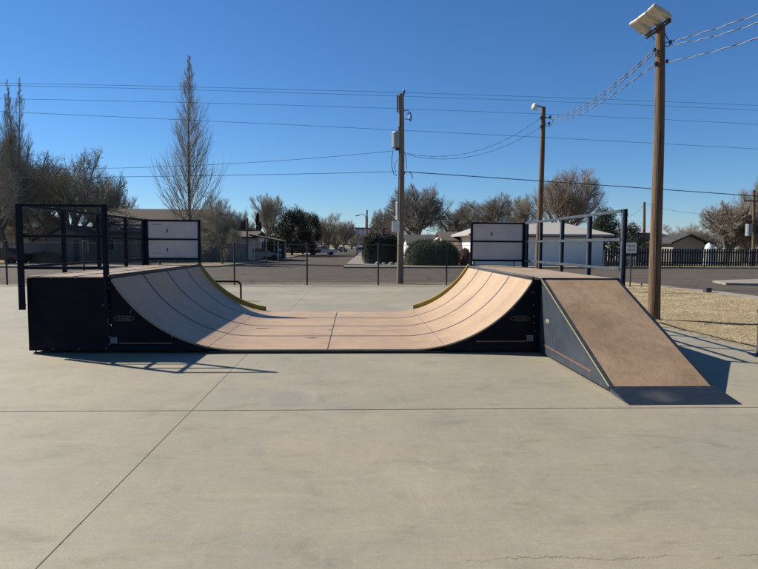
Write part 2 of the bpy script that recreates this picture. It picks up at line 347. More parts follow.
M['stone'] = mat('pale_stone', (.45,.43,.39), .9, (.3,.28,.25), 3)
M['yellow_kerb'] = mat('straw_verge', (.50,.38,.18), .9, (.42,.33,.18), 3)

# ------------------------------------------------------------------ ground, slab, streets
def struct(name, mb, m, **k): return tag(mb.build(name, m, **k), kind='structure')
ZG, ZA = -.20, -.11
b = MB(); b.quad((-2500,-300,ZG),(2500,-300,ZG),(2500,4500,ZG),(-2500,4500,ZG)); struct('ground', b, M['dirt'])
# slab edge / street lines are turned slightly against the ramp
def yl(x, y0, k): return y0+k*x
SL = .042; ST = .078
# concrete pad: panels with open joints
b = MB()
xs = [-62,-43.6,-37.6,-31.6,-25.6,-19.65,-13.65,-7.67,-1.69,6.82]; ys = [-9,-.06,5.97,12.0,18.2,24.9]
g = .006
for i in range(len(xs)-1):
    for j in range(len(ys)-1):
        x0, x1, y0, y1 = xs[i]+.0026, xs[i+1]-.0026, ys[j]+.007, ys[j+1]-.007
        if i == len(xs)-2: x1 = xs[i+1]
        ya, yb = (y1, y1) if j < len(ys)-2 else (yl(x0, 25.25, SL), yl(x1, 25.25, SL))
        poly = [(x0,y0),(x1,y0),(x1,yb),(x0,ya)]
        b.prism(poly[::-1], 'z', 0, -.02)
struct('concrete_pad', b, M['concrete'], bevel=.003)
b = MB(); b.quad((-61.9,-8.9,-.016),(6.8,-8.9,-.016),(6.8,25.4,-.016),(-61.9,22.7,-.016)); struct('pad_base', b, M['joint'])
# skirt so that the pad has an edge down to the lower ground
b = MB(); b.prism([(-62,-9),(6.815,-9),(6.815,25.5),(-62,22.6)], 'z', ZG-.05, -.0165); struct('pad_edge', b, M['kerb'])
# dry grass verge right of the pad and along its back
b = MB()
nx, ny = 90, 110
def verge_z(x, y): return -.03+.012*math.sin(x*3.1+y*1.7)+.01*math.sin(y*4.3-x*2.2)
vx = lambda i: 6.83+i*(14.0-6.83)/nx
pts = []
for j in range(ny+1):
    t = j/ny
    for i in range(nx+1):
        x = vx(i); y1 = yl(x, 26.9, .11) if x > 0 else 27.3
        y = 1+(y1-1)*t
        xx = 6.83+(x-6.83)*(1 if y < 19 else max(.0, 1-(y-19)*.004))
        pts.append((xx, y, verge_z(xx, y)))
b.add(pts, [(j*(nx+1)+i, j*(nx+1)+i+1, (j+1)*(nx+1)+i+1, (j+1)*(nx+1)+i) for j in range(ny) for i in range(nx)])
struct('dry_grass_verge', b, M['straw'], smooth=True)
b = MB(); b.prism([(-62,22.72),(6.83,25.55),(6.83,27.65),(-62,23.9)][::-1], 'z', -.02, ZG-.05); struct('dirt_strip', b, M['dirt'])
# main street (asphalt) and side street
b = MB(); b.quad((-300,27.3-300*ST,ZA),(300,27.3+300*ST,ZA),(300,46.6+300*.085,ZA),(-300,46.6-300*.085,ZA)); struct('street', b, M['asphalt'])
b = MB(); b.quad((-14.2,45.6,ZA+.004),(-.85,45.6,ZA+.004),(5.5,420,ZA+.004),(-1.5,420,ZA+.004)); b.build('side_street', M['asphalt'])['kind'] = 'structure'
# street gutter strip along near edge, entrance apron at the right
b = MB(); b.prism([(-62,23.92),(6.83,27.66),(6.83,28.1),(-62,24.36)][::-1], 'z', -.05, ZA-.05); struct('near_kerb', b, M['kerb'], bevel=.01)
b = MB(); b.quad((14.1,2,ZA+.006),(40,2,ZA+.006),(40,31.5,ZA+.006),(14.1,29.0,ZA+.006)); struct('driveway', b, M['asphalt'])
b = MB(); b.prism([(14.02,1.5),(15.1,1.5),(15.0,22.5),(14.2,27.6),(6.9,27.7),(6.9,27.3),(13.0,27.1),(13.75,22.3)], 'z', -.05, ZA-.05); struct('verge_kerb', b, M['kerb'], bevel=.01)
b = MB(); b.prism([(18.4,27.6),(23,26.3),(60,26.3),(60,31.5),(22.5,31.2),(19.0,29.6)], 'z', 0.0, ZA-.05); struct('entrance_island', b, M['walk'], bevel=.01)
# far verges
KF = .085
def fy(x, d=0): return 46.6+KF*x+d
b = MB(); b.prism([(-300,fy(-300)),(-14.6,fy(-14.6)),(-11.6,fy(-12,1.2)),(-10.4,fy(-10.5,5)),(-9.2,90),(-5.5,420),(-300,420)], 'z', 0, ZG-.05); struct('far_verge', b, M['lawn'])
b = MB(); b.prism([(-.1,fy(0,1.6)),(.9,fy(.9,.5)),(2.5,fy(2.5)),(300,fy(300)),(300,420),(5.9,420),(.6,95)], 'z', 0, ZG-.05); struct('far_lawn', b, M['lawn'])
b = MB(); b.prism([(-.85,fy(0,.2)),(2.4,fy(2.4,-.03)),(2.6,fy(2.6,1.5)),(1.6,62),(2.2,120),(1.0,120),(-.55,62)], 'z', .012, ZG-.05); struct('sidewalk', b, M['walk'])
b = MB(); b.prism([(2.62,fy(2.6,-.02)),(300,fy(300,-.02)),(300,fy(300,.9)),(2.62,fy(2.6,.9))], 'z', .016, ZG-.05); struct('far_kerb', b, M['kerb'], bevel=.01)
b = MB(); b.prism([(-300,fy(-300,-.02)),(-14.6,fy(-14.6,-.02)),(-11.5,fy(-11.5,1.1)),(-10.3,fy(-10.3,5)),(-9.1,90),(-9.4,90),(-10.7,fy(-10.5,5.2)),(-11.9,fy(-11.9,1.5)),(-14.8,fy(-14.8,.4)),(-300,fy(-300,.4))], 'z', .016, ZG-.05); struct('corner_kerb', b, M['kerb'], bevel=.01)
b = MB(); b.prism([(-40,fy(-40,3.4)),(-11.9,fy(-11.9,3.6)),(-11.9,fy(-11.9,5.4)),(-40,fy(-40,5.0))], 'z', .018, ZG); struct('far_sidewalk', b, M['walk'])

# ------------------------------------------------------------------ ramp geometry
Y0, Y1 = 9.165, 14.40
HD, ZF, RR = 1.22, .065, 2.27
XL, CL, CR, XR = -5.10, -3.82, 2.90, 4.28
SLX, SRX, MX = -2.31, 1.47, -.42
TL, TR = CL+1.977, CR-1.977
def zl(x): return ZF if x >= TL else ZF+RR-math.sqrt(max(0, RR*RR-(x-TL)**2))
def zr_(x): return ZF if x <= TR else ZF+RR-math.sqrt(max(0, RR*RR-(x-TR)**2))
def zs(x): return zl(x) if x < MX else zr_(x)
def crv(a, b, n=26):
    # sample denser where steep
    return [(a+(b-a)*i/n, zs(a+(b-a)*i/n)) for i in range(n+1)]
def offs(pts, d):
    """offset a polyline (x,z) along its normal (upwards)"""
    out = []
    for i, p in enumerate(pts):
        a = pts[max(i-1,0)]; c = pts[min(i+1,len(pts)-1)]
        tx, tz = c[0]-a[0], c[1]-a[1]; L = math.hypot(tx, tz); out.append((p[0]-tz/L*d, p[1]+tx/L*d))
    return out
def sheet(pts, y0, y1, th, name, m, parent, bevel=.002):
    """curved sheet whose TOP runs along pts (x,z)"""
    b = MB(); lo = offs(pts, -th); n = len(pts); vs = []
    for y in (y0, y1):
        vs += [(x,y,z) for x,z in pts]+[(x,y,z) for x,z in lo]
    f = []
    for i in range(n-1):
        f.append((i, i+1, 2*n+i+1, 2*n+i)); f.append((n+i, 3*n+i, 3*n+i+1, n+i+1))
        f.append((i, n+i, n+i+1, i+1)); f.append((2*n+i, 2*n+i+1, 3*n+i+1, 3*n+i))
    f += [(0, 2*n, 3*n, n), (n-1, 2*n-1, 4*n-1, 3*n-1)]
    b.add(vs, f); o = b.build(name, m, parent)
    me = o.data; me.polygons.foreach_set('use_smooth', [True]*len(f))
    try: me.set_sharp_from_angle(angle=R(35))
    except Exception: pass
    return o
seamY = [Y0, 10.52, 11.83, 13.15, Y1]
GAP = .036
def bolt(p, parent, axis='y', r=.013):
    b = MB(); d = Vector((0,-.008,0)) if axis == 'y' else Vector((-.008,0,0)) if axis == 'x' else Vector((0,0,.008))
    b.tube([Vector(p), Vector(p)+d], r, 8); return b.build('bolt', M['bolt'], parent)

ramp_specs = [('left', XL, CL, SLX), ('right', XR, CR, SRX)]
def quarter(side):
    L = side == 'left'
    xo, xc, xf = (XL, CL, SLX) if L else (XR, CR, SRX)
    s = -1 if L else 1                      # outward direction
    root = empty('quarter_pipe', ((xo+xc)/2, Y0, 0), 0,
        'left quarter pipe with shaded curve, dark front guard rail and two-panel white banner board' if L else
        'right quarter pipe with sunlit tan curve and tall grey guard rail beside the bank ramp', 'skate ramp', 'quarter pipes facing each other')
    root.location = (0,0,0)
    P = lambda b, n, m, parent=root, **k: b.build(n, m, parent, **k)
    # front and rear side panels of the curve
    c = crv(xc, xf); lo = offs(c, -.02) if L else offs(c[::-1], -.02)[::-1]
    lo = [(x, max(z, .05)) for x, z in lo]
    for y0, y1 in ((Y0, Y0+.02), (Y1-.02, Y1)):
        poly = [(xc, .045)]+[(xc, HD-.03)]+lo[1:]+[(xf, .045)]
        b = MB(); b.prism(poly if L else poly[::-1], 'y', y0, y1); P(b, 'side_panel', M['navy_shaded'])
    # deck box panels
    xi = xc+s*.012
    a, bb = min(xo, xi), max(xo, xi)
    for y0, y1 in ((Y0-.004, Y0+.018), (Y1-.02, Y1)):
        b = MB(); b.box(a, bb, y0, y1, .05, HD-.03); P(b, 'deck_front_panel' if y0 < 10 else 'deck_rear_panel', M['navy_shaded'], bevel=.003)
    ox = xo if L else xo-.02
    b = MB(); b.box(ox-.0, ox+.02, Y0+.02, Y1-.021, .05, HD-.03); P(b, 'end_panel', M['navy'])
    # four deck sheets
    for j in range(4):
        b = MB(); b.box(min(xo, xc)-(.0 if L else -.0)+.0, max(xo, xc), seamY[j]+(GAP*.25 if j else 0), seamY[j+1]-GAP*.25, HD-.022, HD)
        P(b, 'deck_sheet', M['deck'], bevel=.002)
    # riding sheets with dark seam strips beneath
    sheet([(x, z-.0035) for x, z in (c if L else c[::-1])], Y0+.03, Y1-.03, .012, 'seam_backing', M['dark_gap'], root)
    cc = c if L else c[::-1]                # left to right
    if L: cc = crv(xc+.02, xf-.004)
    else: cc = crv(xf+.004, xc-.02)
    for j in range(4):
        sheet(cc, seamY[j]+(GAP if j else 0), seamY[j+1]-(GAP if j < 3 else 0), .012, 'ramp_sheet', M['surface'], root)
    # pale edge of the sheets along the front
    sheet([(x, z-.004) for x, z in cc], Y0-.012, Y0-.001, .022, 'edge_trim', M['trim'], root)
    # coping pipe and dark deck edge
    b = MB(); b.tube([(xc, Y0-.004, HD+.004), (xc, Y1, HD+.004)], .026, 12); P(b, 'coping', M['coping'], smooth=True)
    b = MB(); b.box(xc+(.0 if not L else -.10), xc+(.10 if not L else 0), Y0+.002, Y1-.002, HD+.001, HD+.006); P(b, 'coping_plate', M['coping'])
    # yellow guard along the back edge of the curve
    gx = [x for x in (crv(CL+.02, -2.20) if L else crv(1.50, CR-.02))]
    sheet([(x, z+.10) for x, z in gx], Y1-.035, Y1+.03, .11, 'edge_guard', M['yellow'], root)
    b = MB(); xe = -2.20 if L else 1.50; b.box(min(xe, xe+(-.02 if L else .02)), max(xe, xe+(-.02 if L else .02)), Y1-.037, Y1+.032, zs(xe), zs(xe)+.095); P(b, 'guard_end_cap', M['navy'])
    # feet
    for fx in (xo-s*.06, xc-s*.3, xc-s*1.0):
        for fyy in (Y0+.08, Y1-.1):
            b = MB(); b.tube([(fx,fyy,.0),(fx,fyy,.06)], .012, 8); b.tube([(fx,fyy,0),(fx,fyy,.008)], .035, 10); P(b, 'levelling_foot', M['galv'])
    b = MB()
    b.box(min(xo,xf)+.05, max(xo,xf)-.05, Y0+.10, Y0+.14, .035, .12); b.box(min(xo,xf)+.05, max(xo,xf)-.05, Y1-.2, Y1-.16, .035, .12)
    for k in range(1, 4): b.box(min(xo,xf)+.05, max(xo,xf)-.05, seamY[k]-.03, seamY[k]+.03, .02, .06)
    P(b, 'underframe', M['dark_gap'])
    # ---- guard rail on the outer side
    rm = M['rail'] if L else M['rail_lit']
    xr = xo+s*.04; ZT = 2.34
    rail = MB()
    if L:
        rail.box(xr-.02, xr+.02, Y0-.02, Y1+.03, ZT-.045, ZT)
        rail.box(xr-.02, xr+.02, Y0-.02, Y1+.03, 1.835, 1.875); rail.box(xr-.02, xr+.02, Y0-.02, Y1+.03, 1.35, 1.39)
    else:
        rail.box(xr-.02, xr+.02, Y0-.02, Y1+.03, ZT-.05, ZT)
        rail.box(xr-.02, xr+.02, Y0-.02, Y1+.03, 1.83, 1.88); rail.box(xr-.02, xr+.02, Y0-.02, Y1+.03, 1.35, 1.40)
    ro = P(rail, 'side_rail', rm, bevel=.004)
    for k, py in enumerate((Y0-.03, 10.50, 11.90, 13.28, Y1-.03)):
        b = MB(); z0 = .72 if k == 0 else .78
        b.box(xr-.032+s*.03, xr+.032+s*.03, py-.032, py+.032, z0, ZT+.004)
        if not L: bs = MB(); bs.box(xr+.032, xr+.068, py-.040, py-.0325, z0, ZT+.006); bs.build('post_shade', M['rail'], ro)  # black strip paints the shade on the post's front face
        if L and k == 0: b.box(xr-.055, xr+.05, py-.045, py-.033, .70, ZT+.002)      # angle plate wraps the corner
        po = b.build('post', rm, ro, bevel=.004)
        for bz in (.84, 1.12):
            bolt((xr-s*.0+(0 if L else .0), py-.034, bz), po)
    # ---- banner board at the back
    xa, xb = (XL-.07, CL+.03) if L else (CR+.03, XR+.07)
    bt = P(MB(), 'banner_board', M['rail']) if False else None
    fr = MB(); yb = Y1+.0
    wl, wr = (.11, .06) if L else (.055, .10)
    fr.box(xa, xa+wl, yb-.03, yb+.03, HD+.0, ZT); fr.box(xb-wr, xb, yb-.03, yb+.03, HD+.0, ZT)
    for z0, z1 in ((ZT-.05, ZT-.002), (1.835, 1.875), (1.35, 1.40)): fr.box(xa+wl+.001, xb-wr-.001, yb-.026, yb+.026, z0, z1)
    fo = P(fr, 'board_frame', M['rail'], bevel=.004)
    for k, (z0, z1) in enumerate(((1.876, ZT-.052), (1.401, 1.834))):
        b = MB(); b.box(xa+wl+.002, xb-wr-.002, yb-.008, yb+.004, z0, z1); pn = b.build('white_panel', M['white_board'], fo)
        if L or k == 0:
            cx = xa+wl+(xb-xa-wl-wr)*.37; cz = z0+(z1-z0)*(.45 if L or k else .4); h = .052
            b = MB(); b.prism([(cx-.018,cz+h),(cx+.012,cz+h*.9),(cx+.04,cz),(cx+.012,cz-h*.9),(cx-.018,cz-h),(cx+.008,cz)], 'y', yb-.011, yb-.008); b.build('chevron_mark', M['mark'], pn)
        b = MB(); lz = z1-.075 if k == 0 else z0+.11
        if not (not L and k): b.box(xa+wl+.08, xa+wl+.34, yb-.0095, yb-.008, lz, lz+.008); b.build('printed_line', M['mark'], pn)
    # ---- badge, sticker, orange stripe on the front
    yf = Y0-.006
    if L: bx0, bx1, sx0, st0, st1 = at(113.5,318,yf).x, at(134,318,yf).x, at(110.5,340,yf).x, at(119,343,yf).x, at(172,343,yf).x
    else: bx0, bx1, sx0, st0, st1 = at(510.5,318,yf).x, at(530,318,yf).x, at(526.8,338,yf).x, at(476,341,yf).x, at(526,341,yf).x
    zb = at((113 if L else 520), 318.5, yf).z; cxx = (bx0+bx1)/2; hw = (bx1-bx0)/2; hh = .045
    ring = []; n = 28
    ov = lambda k, w_, h_: (cxx+w_*(abs(math.cos(k))**.6)*(1 if math.cos(k) > 0 else -1), zb+h_*math.sin(k))
    b = MB(); vs = []; f = []
    for i in range(n):
        t = 2*math.pi*i/n
        for w_, h_ in ((hw, hh), (hw-.012, hh-.012)):
            q = ov(t, w_, h_); vs.append((q[0], yf-.003, q[1]))
    for i in range(n): j = (i+1)%n; f.append((2*i, 2*i+1, 2*j+1, 2*j))
    b.add(vs, f)
    random.seed(3)
    x = cxx-hw*.62
    while x < cxx+hw*.62:                   # worn lettering, too faint to read in the photo
        wq = random.uniform(.012, .022); b.box(x, x+wq, yf-.004, yf-.003, zb-.016, zb+.016*random.uniform(.6,1)); x += wq+.009
    P(b, 'oval_badge', M['badge'])
    zst = at(115 if L else 530, 340.3 if L else 338, yf).z
    b = MB(); b.box(sx0, sx0+.105, yf-.003, yf, zst-.052, zst+.048); stt = P(b, 'sticker', M['sticker'])
    b = MB()
    for k in range(3): b.box(sx0+.012, sx0+.09, yf-.0045, yf-.003, zst-.035+k*.028, zst-.027+k*.028)
    b.build('printed_line', M['mark'], stt)
    b = MB(); zq = at(140, 343.2, yf).z if L else at(500, 341.3, yf).z; b.box(st0, st1, yf-.002, yf, zq-.009, zq+.009); P(b, 'orange_stripe', M['orange'])
    # bolts
    if L:
        for u, v in ((51,278),(76,278),(53,349),(79,349),(25.5,305),(103,305),(109,283),(109,288),(110,336.5),(109.5,344),(106,348),(109,305),(172,337)): bolt(at(u, v, yf-.006), root)
        b = MB(); b.tube([at(108.3,319,yf-.004), at(107.4,322,yf-.01), at(110,325,yf-.004)], .006, 6); P(b, 'latch', M['bolt'])
        b = MB(); b.tube([at(131.5,309,yf-.004), at(130.5,312,yf-.01), at(130.2,313.5,yf-.004)], .006, 6); P(b, 'latch', M['bolt'])
        # front guard rail of the left deck
        f = MB()
        for z0, z1 in ((ZT-.045, ZT), (1.825, 1.87), (1.33, 1.375)): f.box(XL-.02, CL-.035, Y0-.05, Y0-.012, z0, z1)
        fo2 = P(f, 'front_rail', M['rail'], bevel=.004)
        b = MB(); b.box(CL-.085, CL-.03, Y0-.062, Y0-.008, .72, ZT+.003); b.build('post', M['rail'], fo2, bevel=.004)
        b = MB(); b.box(CL-.03, CL-.012, Y0-.05, Y0-.006, HD+.02, ZT-.002); b.build('post_flange', M['rail'], fo2)
    else:
        for u, v in ((533,292),(533.5,305),(534,316),(534,323),(534.5,331),(540,336),(513,309)): bolt(at(u, v, yf-.006), root)
    return root
quarter('left'); quarter('right')

# flat middle
root = empty('flat_section', (0,0,0), 0, 'low flat tan riding surface with dark seams between the two curved ramps', 'skate ramp')
for a, bq in ((SLX+.004, MX-.010), (MX+.010, SRX-.004)):
    cc = crv(a, bq)
    for j in range(4): sheet(cc, seamY[j]+(GAP if j else 0), seamY[j+1]-(GAP if j < 3 else 0), .012, 'ramp_sheet', M['surface'], root)
sheet([(x, z-.0035) for x, z in crv(SLX, SRX, 50)], Y0+.03, Y1-.03, .01, 'seam_backing', M['dark_gap'], root)
sheet([(x, z-.004) for x, z in crv(SLX, SRX, 50)], Y0-.012, Y0-.001, .020, 'edge_trim', M['trim'], root)
b = MB(); b.box(SLX, SRX, Y0+.01, Y0+.05, .008, .034); b.box(SLX, SRX, Y1-.05, Y1-.01, .008, .034); b.build('underframe', M['dark_gap'], root)
# dark scuffs left by wheels on the flat
for u, v, w_, h_ in ((258,328.5,.30,.035), (312,338,.16,.03), (330,330,.05,.02)):
    p = at(u, v, 1); d = ray(u, v); t = (ZF-CAMH)/d.z; X, Y = d.x*t, d.y*t
    b = MB(); random.seed(int(u)); k = 14
    b.add([(X+w_*math.cos(i*6.283/k)*random.uniform(.5,1), Y+h_*2*math.sin(i*6.283/k)*random.uniform(.3,1), ZF+.0025) for i in range(k)], [tuple(range(k))])
    b.build('wheel_scuff', M['navy'], root)

# bank ramp: straight slope towards the camera
root = empty('bank_ramp', (0,0,0), 0, 'steep straight brown bank ramp with blue-grey side panel and dark kick plate', 'skate ramp')
BX0, BX1, BY, BYK, BYT = 3.03, 4.30, Y0-.03, 6.56, 6.08
ZK = .085
def bz(y): t = (y-BYK)/(BY-BYK); return ZK+(HD-.005-ZK)*t-.002*math.sin(math.pi*t)
ysb = [BYK+(BY-BYK)*i/24 for i in range(25)]
def bsheet(x0, x1, ya, yb_, dz, th, name, m):
    b = MB(); n = 25; yy = [ya+(yb_-ya)*i/(n-1) for i in range(n)]; vs = []
    for x in (x0, x1): vs += [(x,y,bz(y)+dz) for y in yy]+[(x,y,bz(y)+dz-th) for y in yy]
    f = []
    for i in range(n-1):
        f += [(i,2*n+i,2*n+i+1,i+1),(n+i,n+i+1,3*n+i+1,3*n+i),(i,i+1,n+i+1,n+i),(2*n+i,3*n+i,3*n+i+1,2*n+i+1)]
    f += [(0,n,3*n,2*n),(n-1,3*n-1,4*n-1,2*n-1)]
    b.add(vs, f); return b.build(name, m, root)
bsheet(BX0+.055, BX1-.05, BYK+.008, BY-.02, 0, .014, 'slope_sheet', M['bank'])
bsheet(BX0-.004, BX0+.054, BYK, BY, -.002, .05, 'edge_strip', M['dark_gap'])
bsheet(BX1-.049, BX1+.004, BYK, BY, -.002, .05, 'edge_strip', M['kick'])
bsheet(BX0-.012, BX0-.004, BYK+.02, BY-.01, .0, .014, 'pale_edge_line', M['yline'])
b = MB(); b.box(BX0, BX1, BY-.018, BY+.02, HD-.03, HD+.008); b.build('top_plate', M['kick'], root, bevel=.002)
for name, x0, x1 in (('side_panel', BX0-.008, BX0+.012), ('side_panel', BX1-.014, BX1+.006)):
    poly = [(BY, .035), (BY, HD-.05)]+[(y, max(bz(y)-.045, .036)) for y in reversed(ysb)]
    b = MB(); b.prism(poly if x0 > 4 else poly, 'x', x0, x1); b.build(name, M['navy'], root)
b = MB(); b.prism([(BYK+.006, ZK+.002), (BYK+.006, ZK-.006), (BYT, .002), (BYT, .005)], 'x', BX0-.004, BX1+.004); b.build('kick_plate', M['kick'], root)
b = MB()
for x in (BX0-.004, BX1-.002): b.prism([(BYK+.03, .03), (BYK+.03, ZK-.007), (BYT+.06, .008), (BYT+.2, .008)], 'x', x, x+.006)
b.build('kick_plate_cheek', M['navy'], root)
def on_side(u, v):
    d = ray(u, v); t = (BX0-.0085)/d.x; return d.y*t, CAMH+d.z*t
# long orange stripe
(ya, za), (yb2, zb2) = on_side(543.5, 344.5), on_side(591, 371.5)
b = MB(); b.prism([(ya, za-.010), (ya, za+.008), (yb2, zb2+.012), (yb2, zb2-.008)], 'x', BX0-.0105, BX0-.008); b.build('orange_stripe', M['orange'], root)
yc, zc = on_side(547.5, 321.5); random.seed(11)
b = MB(); k = 16; b.prism([(yc+.085*math.cos(i*6.283/k)*random.uniform(.7,1), zc+.045*math.sin(i*6.283/k)*random.uniform(.7,1)) for i in range(k)], 'x', BX0-.0105, BX0-.008); em = b.build('worn_emblem', M['emblem'], root)
b = MB(); b.prism([(yc+.05*math.cos(i*6.283/k)-.01, zc-.012+.016*math.sin(i*6.283/k)) for i in range(k)], 'x', BX0-.0115, BX0-.0105); b.build('emblem_centre', M['scuff'], em)
for y in (BY-.12, BY-.6): bolt((BX0-.008, y, .3), root, 'x')
# bent grab rail behind the left ramp
b = MB(); Yg = 18.0; pt = []
pt = [(-5.5,Yg,0.0),(-5.5,Yg,.45)]+[(-5.5+.14*(1-math.cos(a)), Yg, .45+.14*math.sin(a)) for a in [i*math.pi/12 for i in range(1,7)]]
pt += [(-3.52-.14*(1-math.sin(a)), Yg, .45+.14*math.cos(a)) for a in [i*math.pi/12 for i in range(0,7)]]+[(-3.52,Yg,0)]
b.tube(pt, .03, 10); o = b.build('bike_rack', M['rail'], None, smooth=True); tag(o, 'low bent black tube rack standing behind the left quarter pipe', 'bike rack')
# obstacle leg at the right edge of the frame
r0 = empty('grind_rail', (6.55, 8.90, 0), 0, 'steel grind rail with black foot plate at the right edge of the pad', 'skate rail')
b = MB(); b.box(-.035,.035,-.035,.035,.018,.68); b.build('leg', M['rail_lit'], r0, bevel=.004)  # sunlit copy of the rail paint, brightness put into the colour
b = MB(); b.prism([(-.16,-.13),(.2,-.13),(.2,.13),(-.10,.13)], 'z', .0, .014); b.build('foot_plate', M['rail'], r0)
b = MB(); b.box(-.05,2.6,-.035,.035,.681,.745); b.build('top_bar', M['rail'], r0, bevel=.004)
b = MB(); b.box(2.3,2.37,-.035,.035,.018,.68); b.build('leg', M['rail'], r0, bevel=.004)
b = MB(); b.prism([(2.15,-.13),(2.5,-.13),(2.5,.13),(2.15,.13)], 'z', .0, .014); b.build('foot_plate', M['rail'], r0)

# ------------------------------------------------------------------ chain-link fence behind the pad
root = empty('chain_link_fence', (0,0,0), 0, 'low see-through chain link fence along the back edge of the concrete pad', 'fence')
fx0, fx1 = -20.9, 7.15
def fyy(x): return yl(x, 25.12, SL)
xp = [1.06-3.1*k for k in range(8)]+[4.1, 7.15]
for i, x in enumerate(sorted(xp)):
    b = MB(); y = fyy(x); b.tube([(x,y,-.01),(x,y,1.80)], .036, 10); b.tube([(x,y,1.80),(x,y,1.83),(x,y,1.85)], [.045,.04,.012], 10); b.build('post', M['galv'], root, smooth=False)
b = MB(); xq = sorted(xp); b.tube([(xq[0],fyy(xq[0])-.03,1.76),(xq[-1],fyy(xq[-1])-.03,1.76)], .014, 8); b.build('top_rail', M['galv'], root)
b = MB(); h = 1.70; x = xq[0]-h
while x < xq[-1]:
    for s in (1, -1):
        xa, xb = (x, x+h) if s > 0 else (x+h, x); za, zb = .04, .04+h
        # clip to the fence ends
        def cl(xa, za, xb, zb):
            t0, t1 = 0, 1
            lo_, hi_ = xq[0], xq[-1]; d = xb-xa
            ta, tb = (lo_-xa)/d, (hi_-xa)/d
            if ta > tb: ta, tb = tb, ta
            t0, t1 = max(t0, ta), min(t1, tb)
            return (t0, t1)
        t0, t1 = cl(xa, za, xb, zb)
        if t1 > t0:
            p = [(xa+(xb-xa)*t, fyy(xa+(xb-xa)*t)-.045, za+(zb-za)*t) for t in (t0, t1)]
            b.tube(p, .0022, 3, cap=False)
    x += .075
b.build('wire_mesh', M['chain'], root)

# ------------------------------------------------------------------ sign, small things on the verge
p = at(630, 286, 25.1)
r0 = empty('street_sign', (p.x, 25.1, -.03), 0, 'small white two-line sign on a thin post in the dry grass', 'sign')
b = MB(); b.box(-.025,.025,-.012,.012,-.15,1.98); b.build('post', M['galv'], r0)
b = MB(); b.box(-.23,.23,-.02,-.0125,1.50,1.97); pl = b.build('sign_plate', M['white_metal'], r0, bevel=.004)
b = MB(); random.seed(8)
for row, (z0, h_, n, x0) in enumerate(((1.76,.11,5,-.17), (1.59,.10,5,-.155))):     # two rows of block letters, unreadable in the photo
    for k in range(n):
        x = x0+k*.068
        b.box(x, x+.014, -.023, -.0202, z0, z0+h_)
        if k % 2 == 0: b.box(x+.0145, x+.044, -.023, -.0202, z0+h_-.016, z0+h_)
        if k % 3: b.box(x+.0145, x+.044, -.023, -.0202, z0, z0+.016)
        if k != 2: b.box(x+.032, x+.046, -.0235, -.0202, z0+.018, z0+h_-.018)
b.build('sign_lettering', M['mark'], pl)
p = at(707.5, 290.5, 22.36); b = MB(); b.box(p.x-.11,p.x+.11,22.25,22.5,-.06,.10); b.box(p.x-.13,p.x+.13,22.23,22.52,.101,.13); tag(b.build('meter_box', M['door'], None, bevel=.01), 'small dark valve box sitting on the dry grass near the driveway', 'utility box')
p = at(641.5, 286, 25.1); b = MB(); b.tube([(p.x,25.1,-.05),(p.x,25.1,.13)], .03, 8); b.tube([(p.x,25.1,.131),(p.x,25.1,.15)], .04, 8); tag(b.build('marker_stub', M['door'], None), 'short dark stub sticking out of the grass right of the small sign', 'marker post')

# straw tufts on the verge
random.seed(21); b = MB()
for i in range(52000):
    x = random.uniform(6.86, 13.9); y = 8.2+18.3*random.random()**1.25
    if math.sin(x*2.3+1.2*math.sin(y*1.7))*math.sin(y*1.9+x) < -.55: continue
    if x > 13.6-.0*(y-19): continue
    a = random.uniform(0, 6.283); l = random.uniform(.05,.14); wv = random.uniform(.003,.007)*(1+max(0,(y-12))*.05); h = random.uniform(.004,.035)
    dx, dy = math.cos(a), math.sin(a); z = verge_z(x, y)+.002
    b.add([(x-dy*wv,y+dx*wv,z),(x+dy*wv,y-dx*wv,z),(x+dx*l,y+dy*l,z+h)], [(0,1,2)], random.choice((0,0,0,1,1,2)))
ms = [mat('straw_blade', (.72,.575,.34), .9), mat('straw_blade_pale', (.88,.74,.48), .9), mat('straw_blade_dark', (.32,.24,.14), .9)]
o = b.build('dry_grass', ms); tag(o, 'short straw-coloured dead grass covering the verge right of the pad', 'grass', kind='stuff')
# weeds/pebbles along the dirt strip
random.seed(5); b = MB()
for i in range(1400):
    x = random.uniform(-18, 6.8); y = fyy(x)+random.uniform(.35, 2.1); s = random.uniform(.006, .022)
    b.add([(x-s,y-s,-.02),(x+s,y-s*.6,-.02),(x+s*.5,y+s,-.02),(x,y,-.02+s*.9)], [(0,1,3),(1,2,3),(2,0,3)], random.choice((0,1)))
tag(b.build('gravel', [M['stone'], M['dirt']]), 'scattered pebbles and clods on the dirt strip behind the fence', 'gravel', kind='stuff')

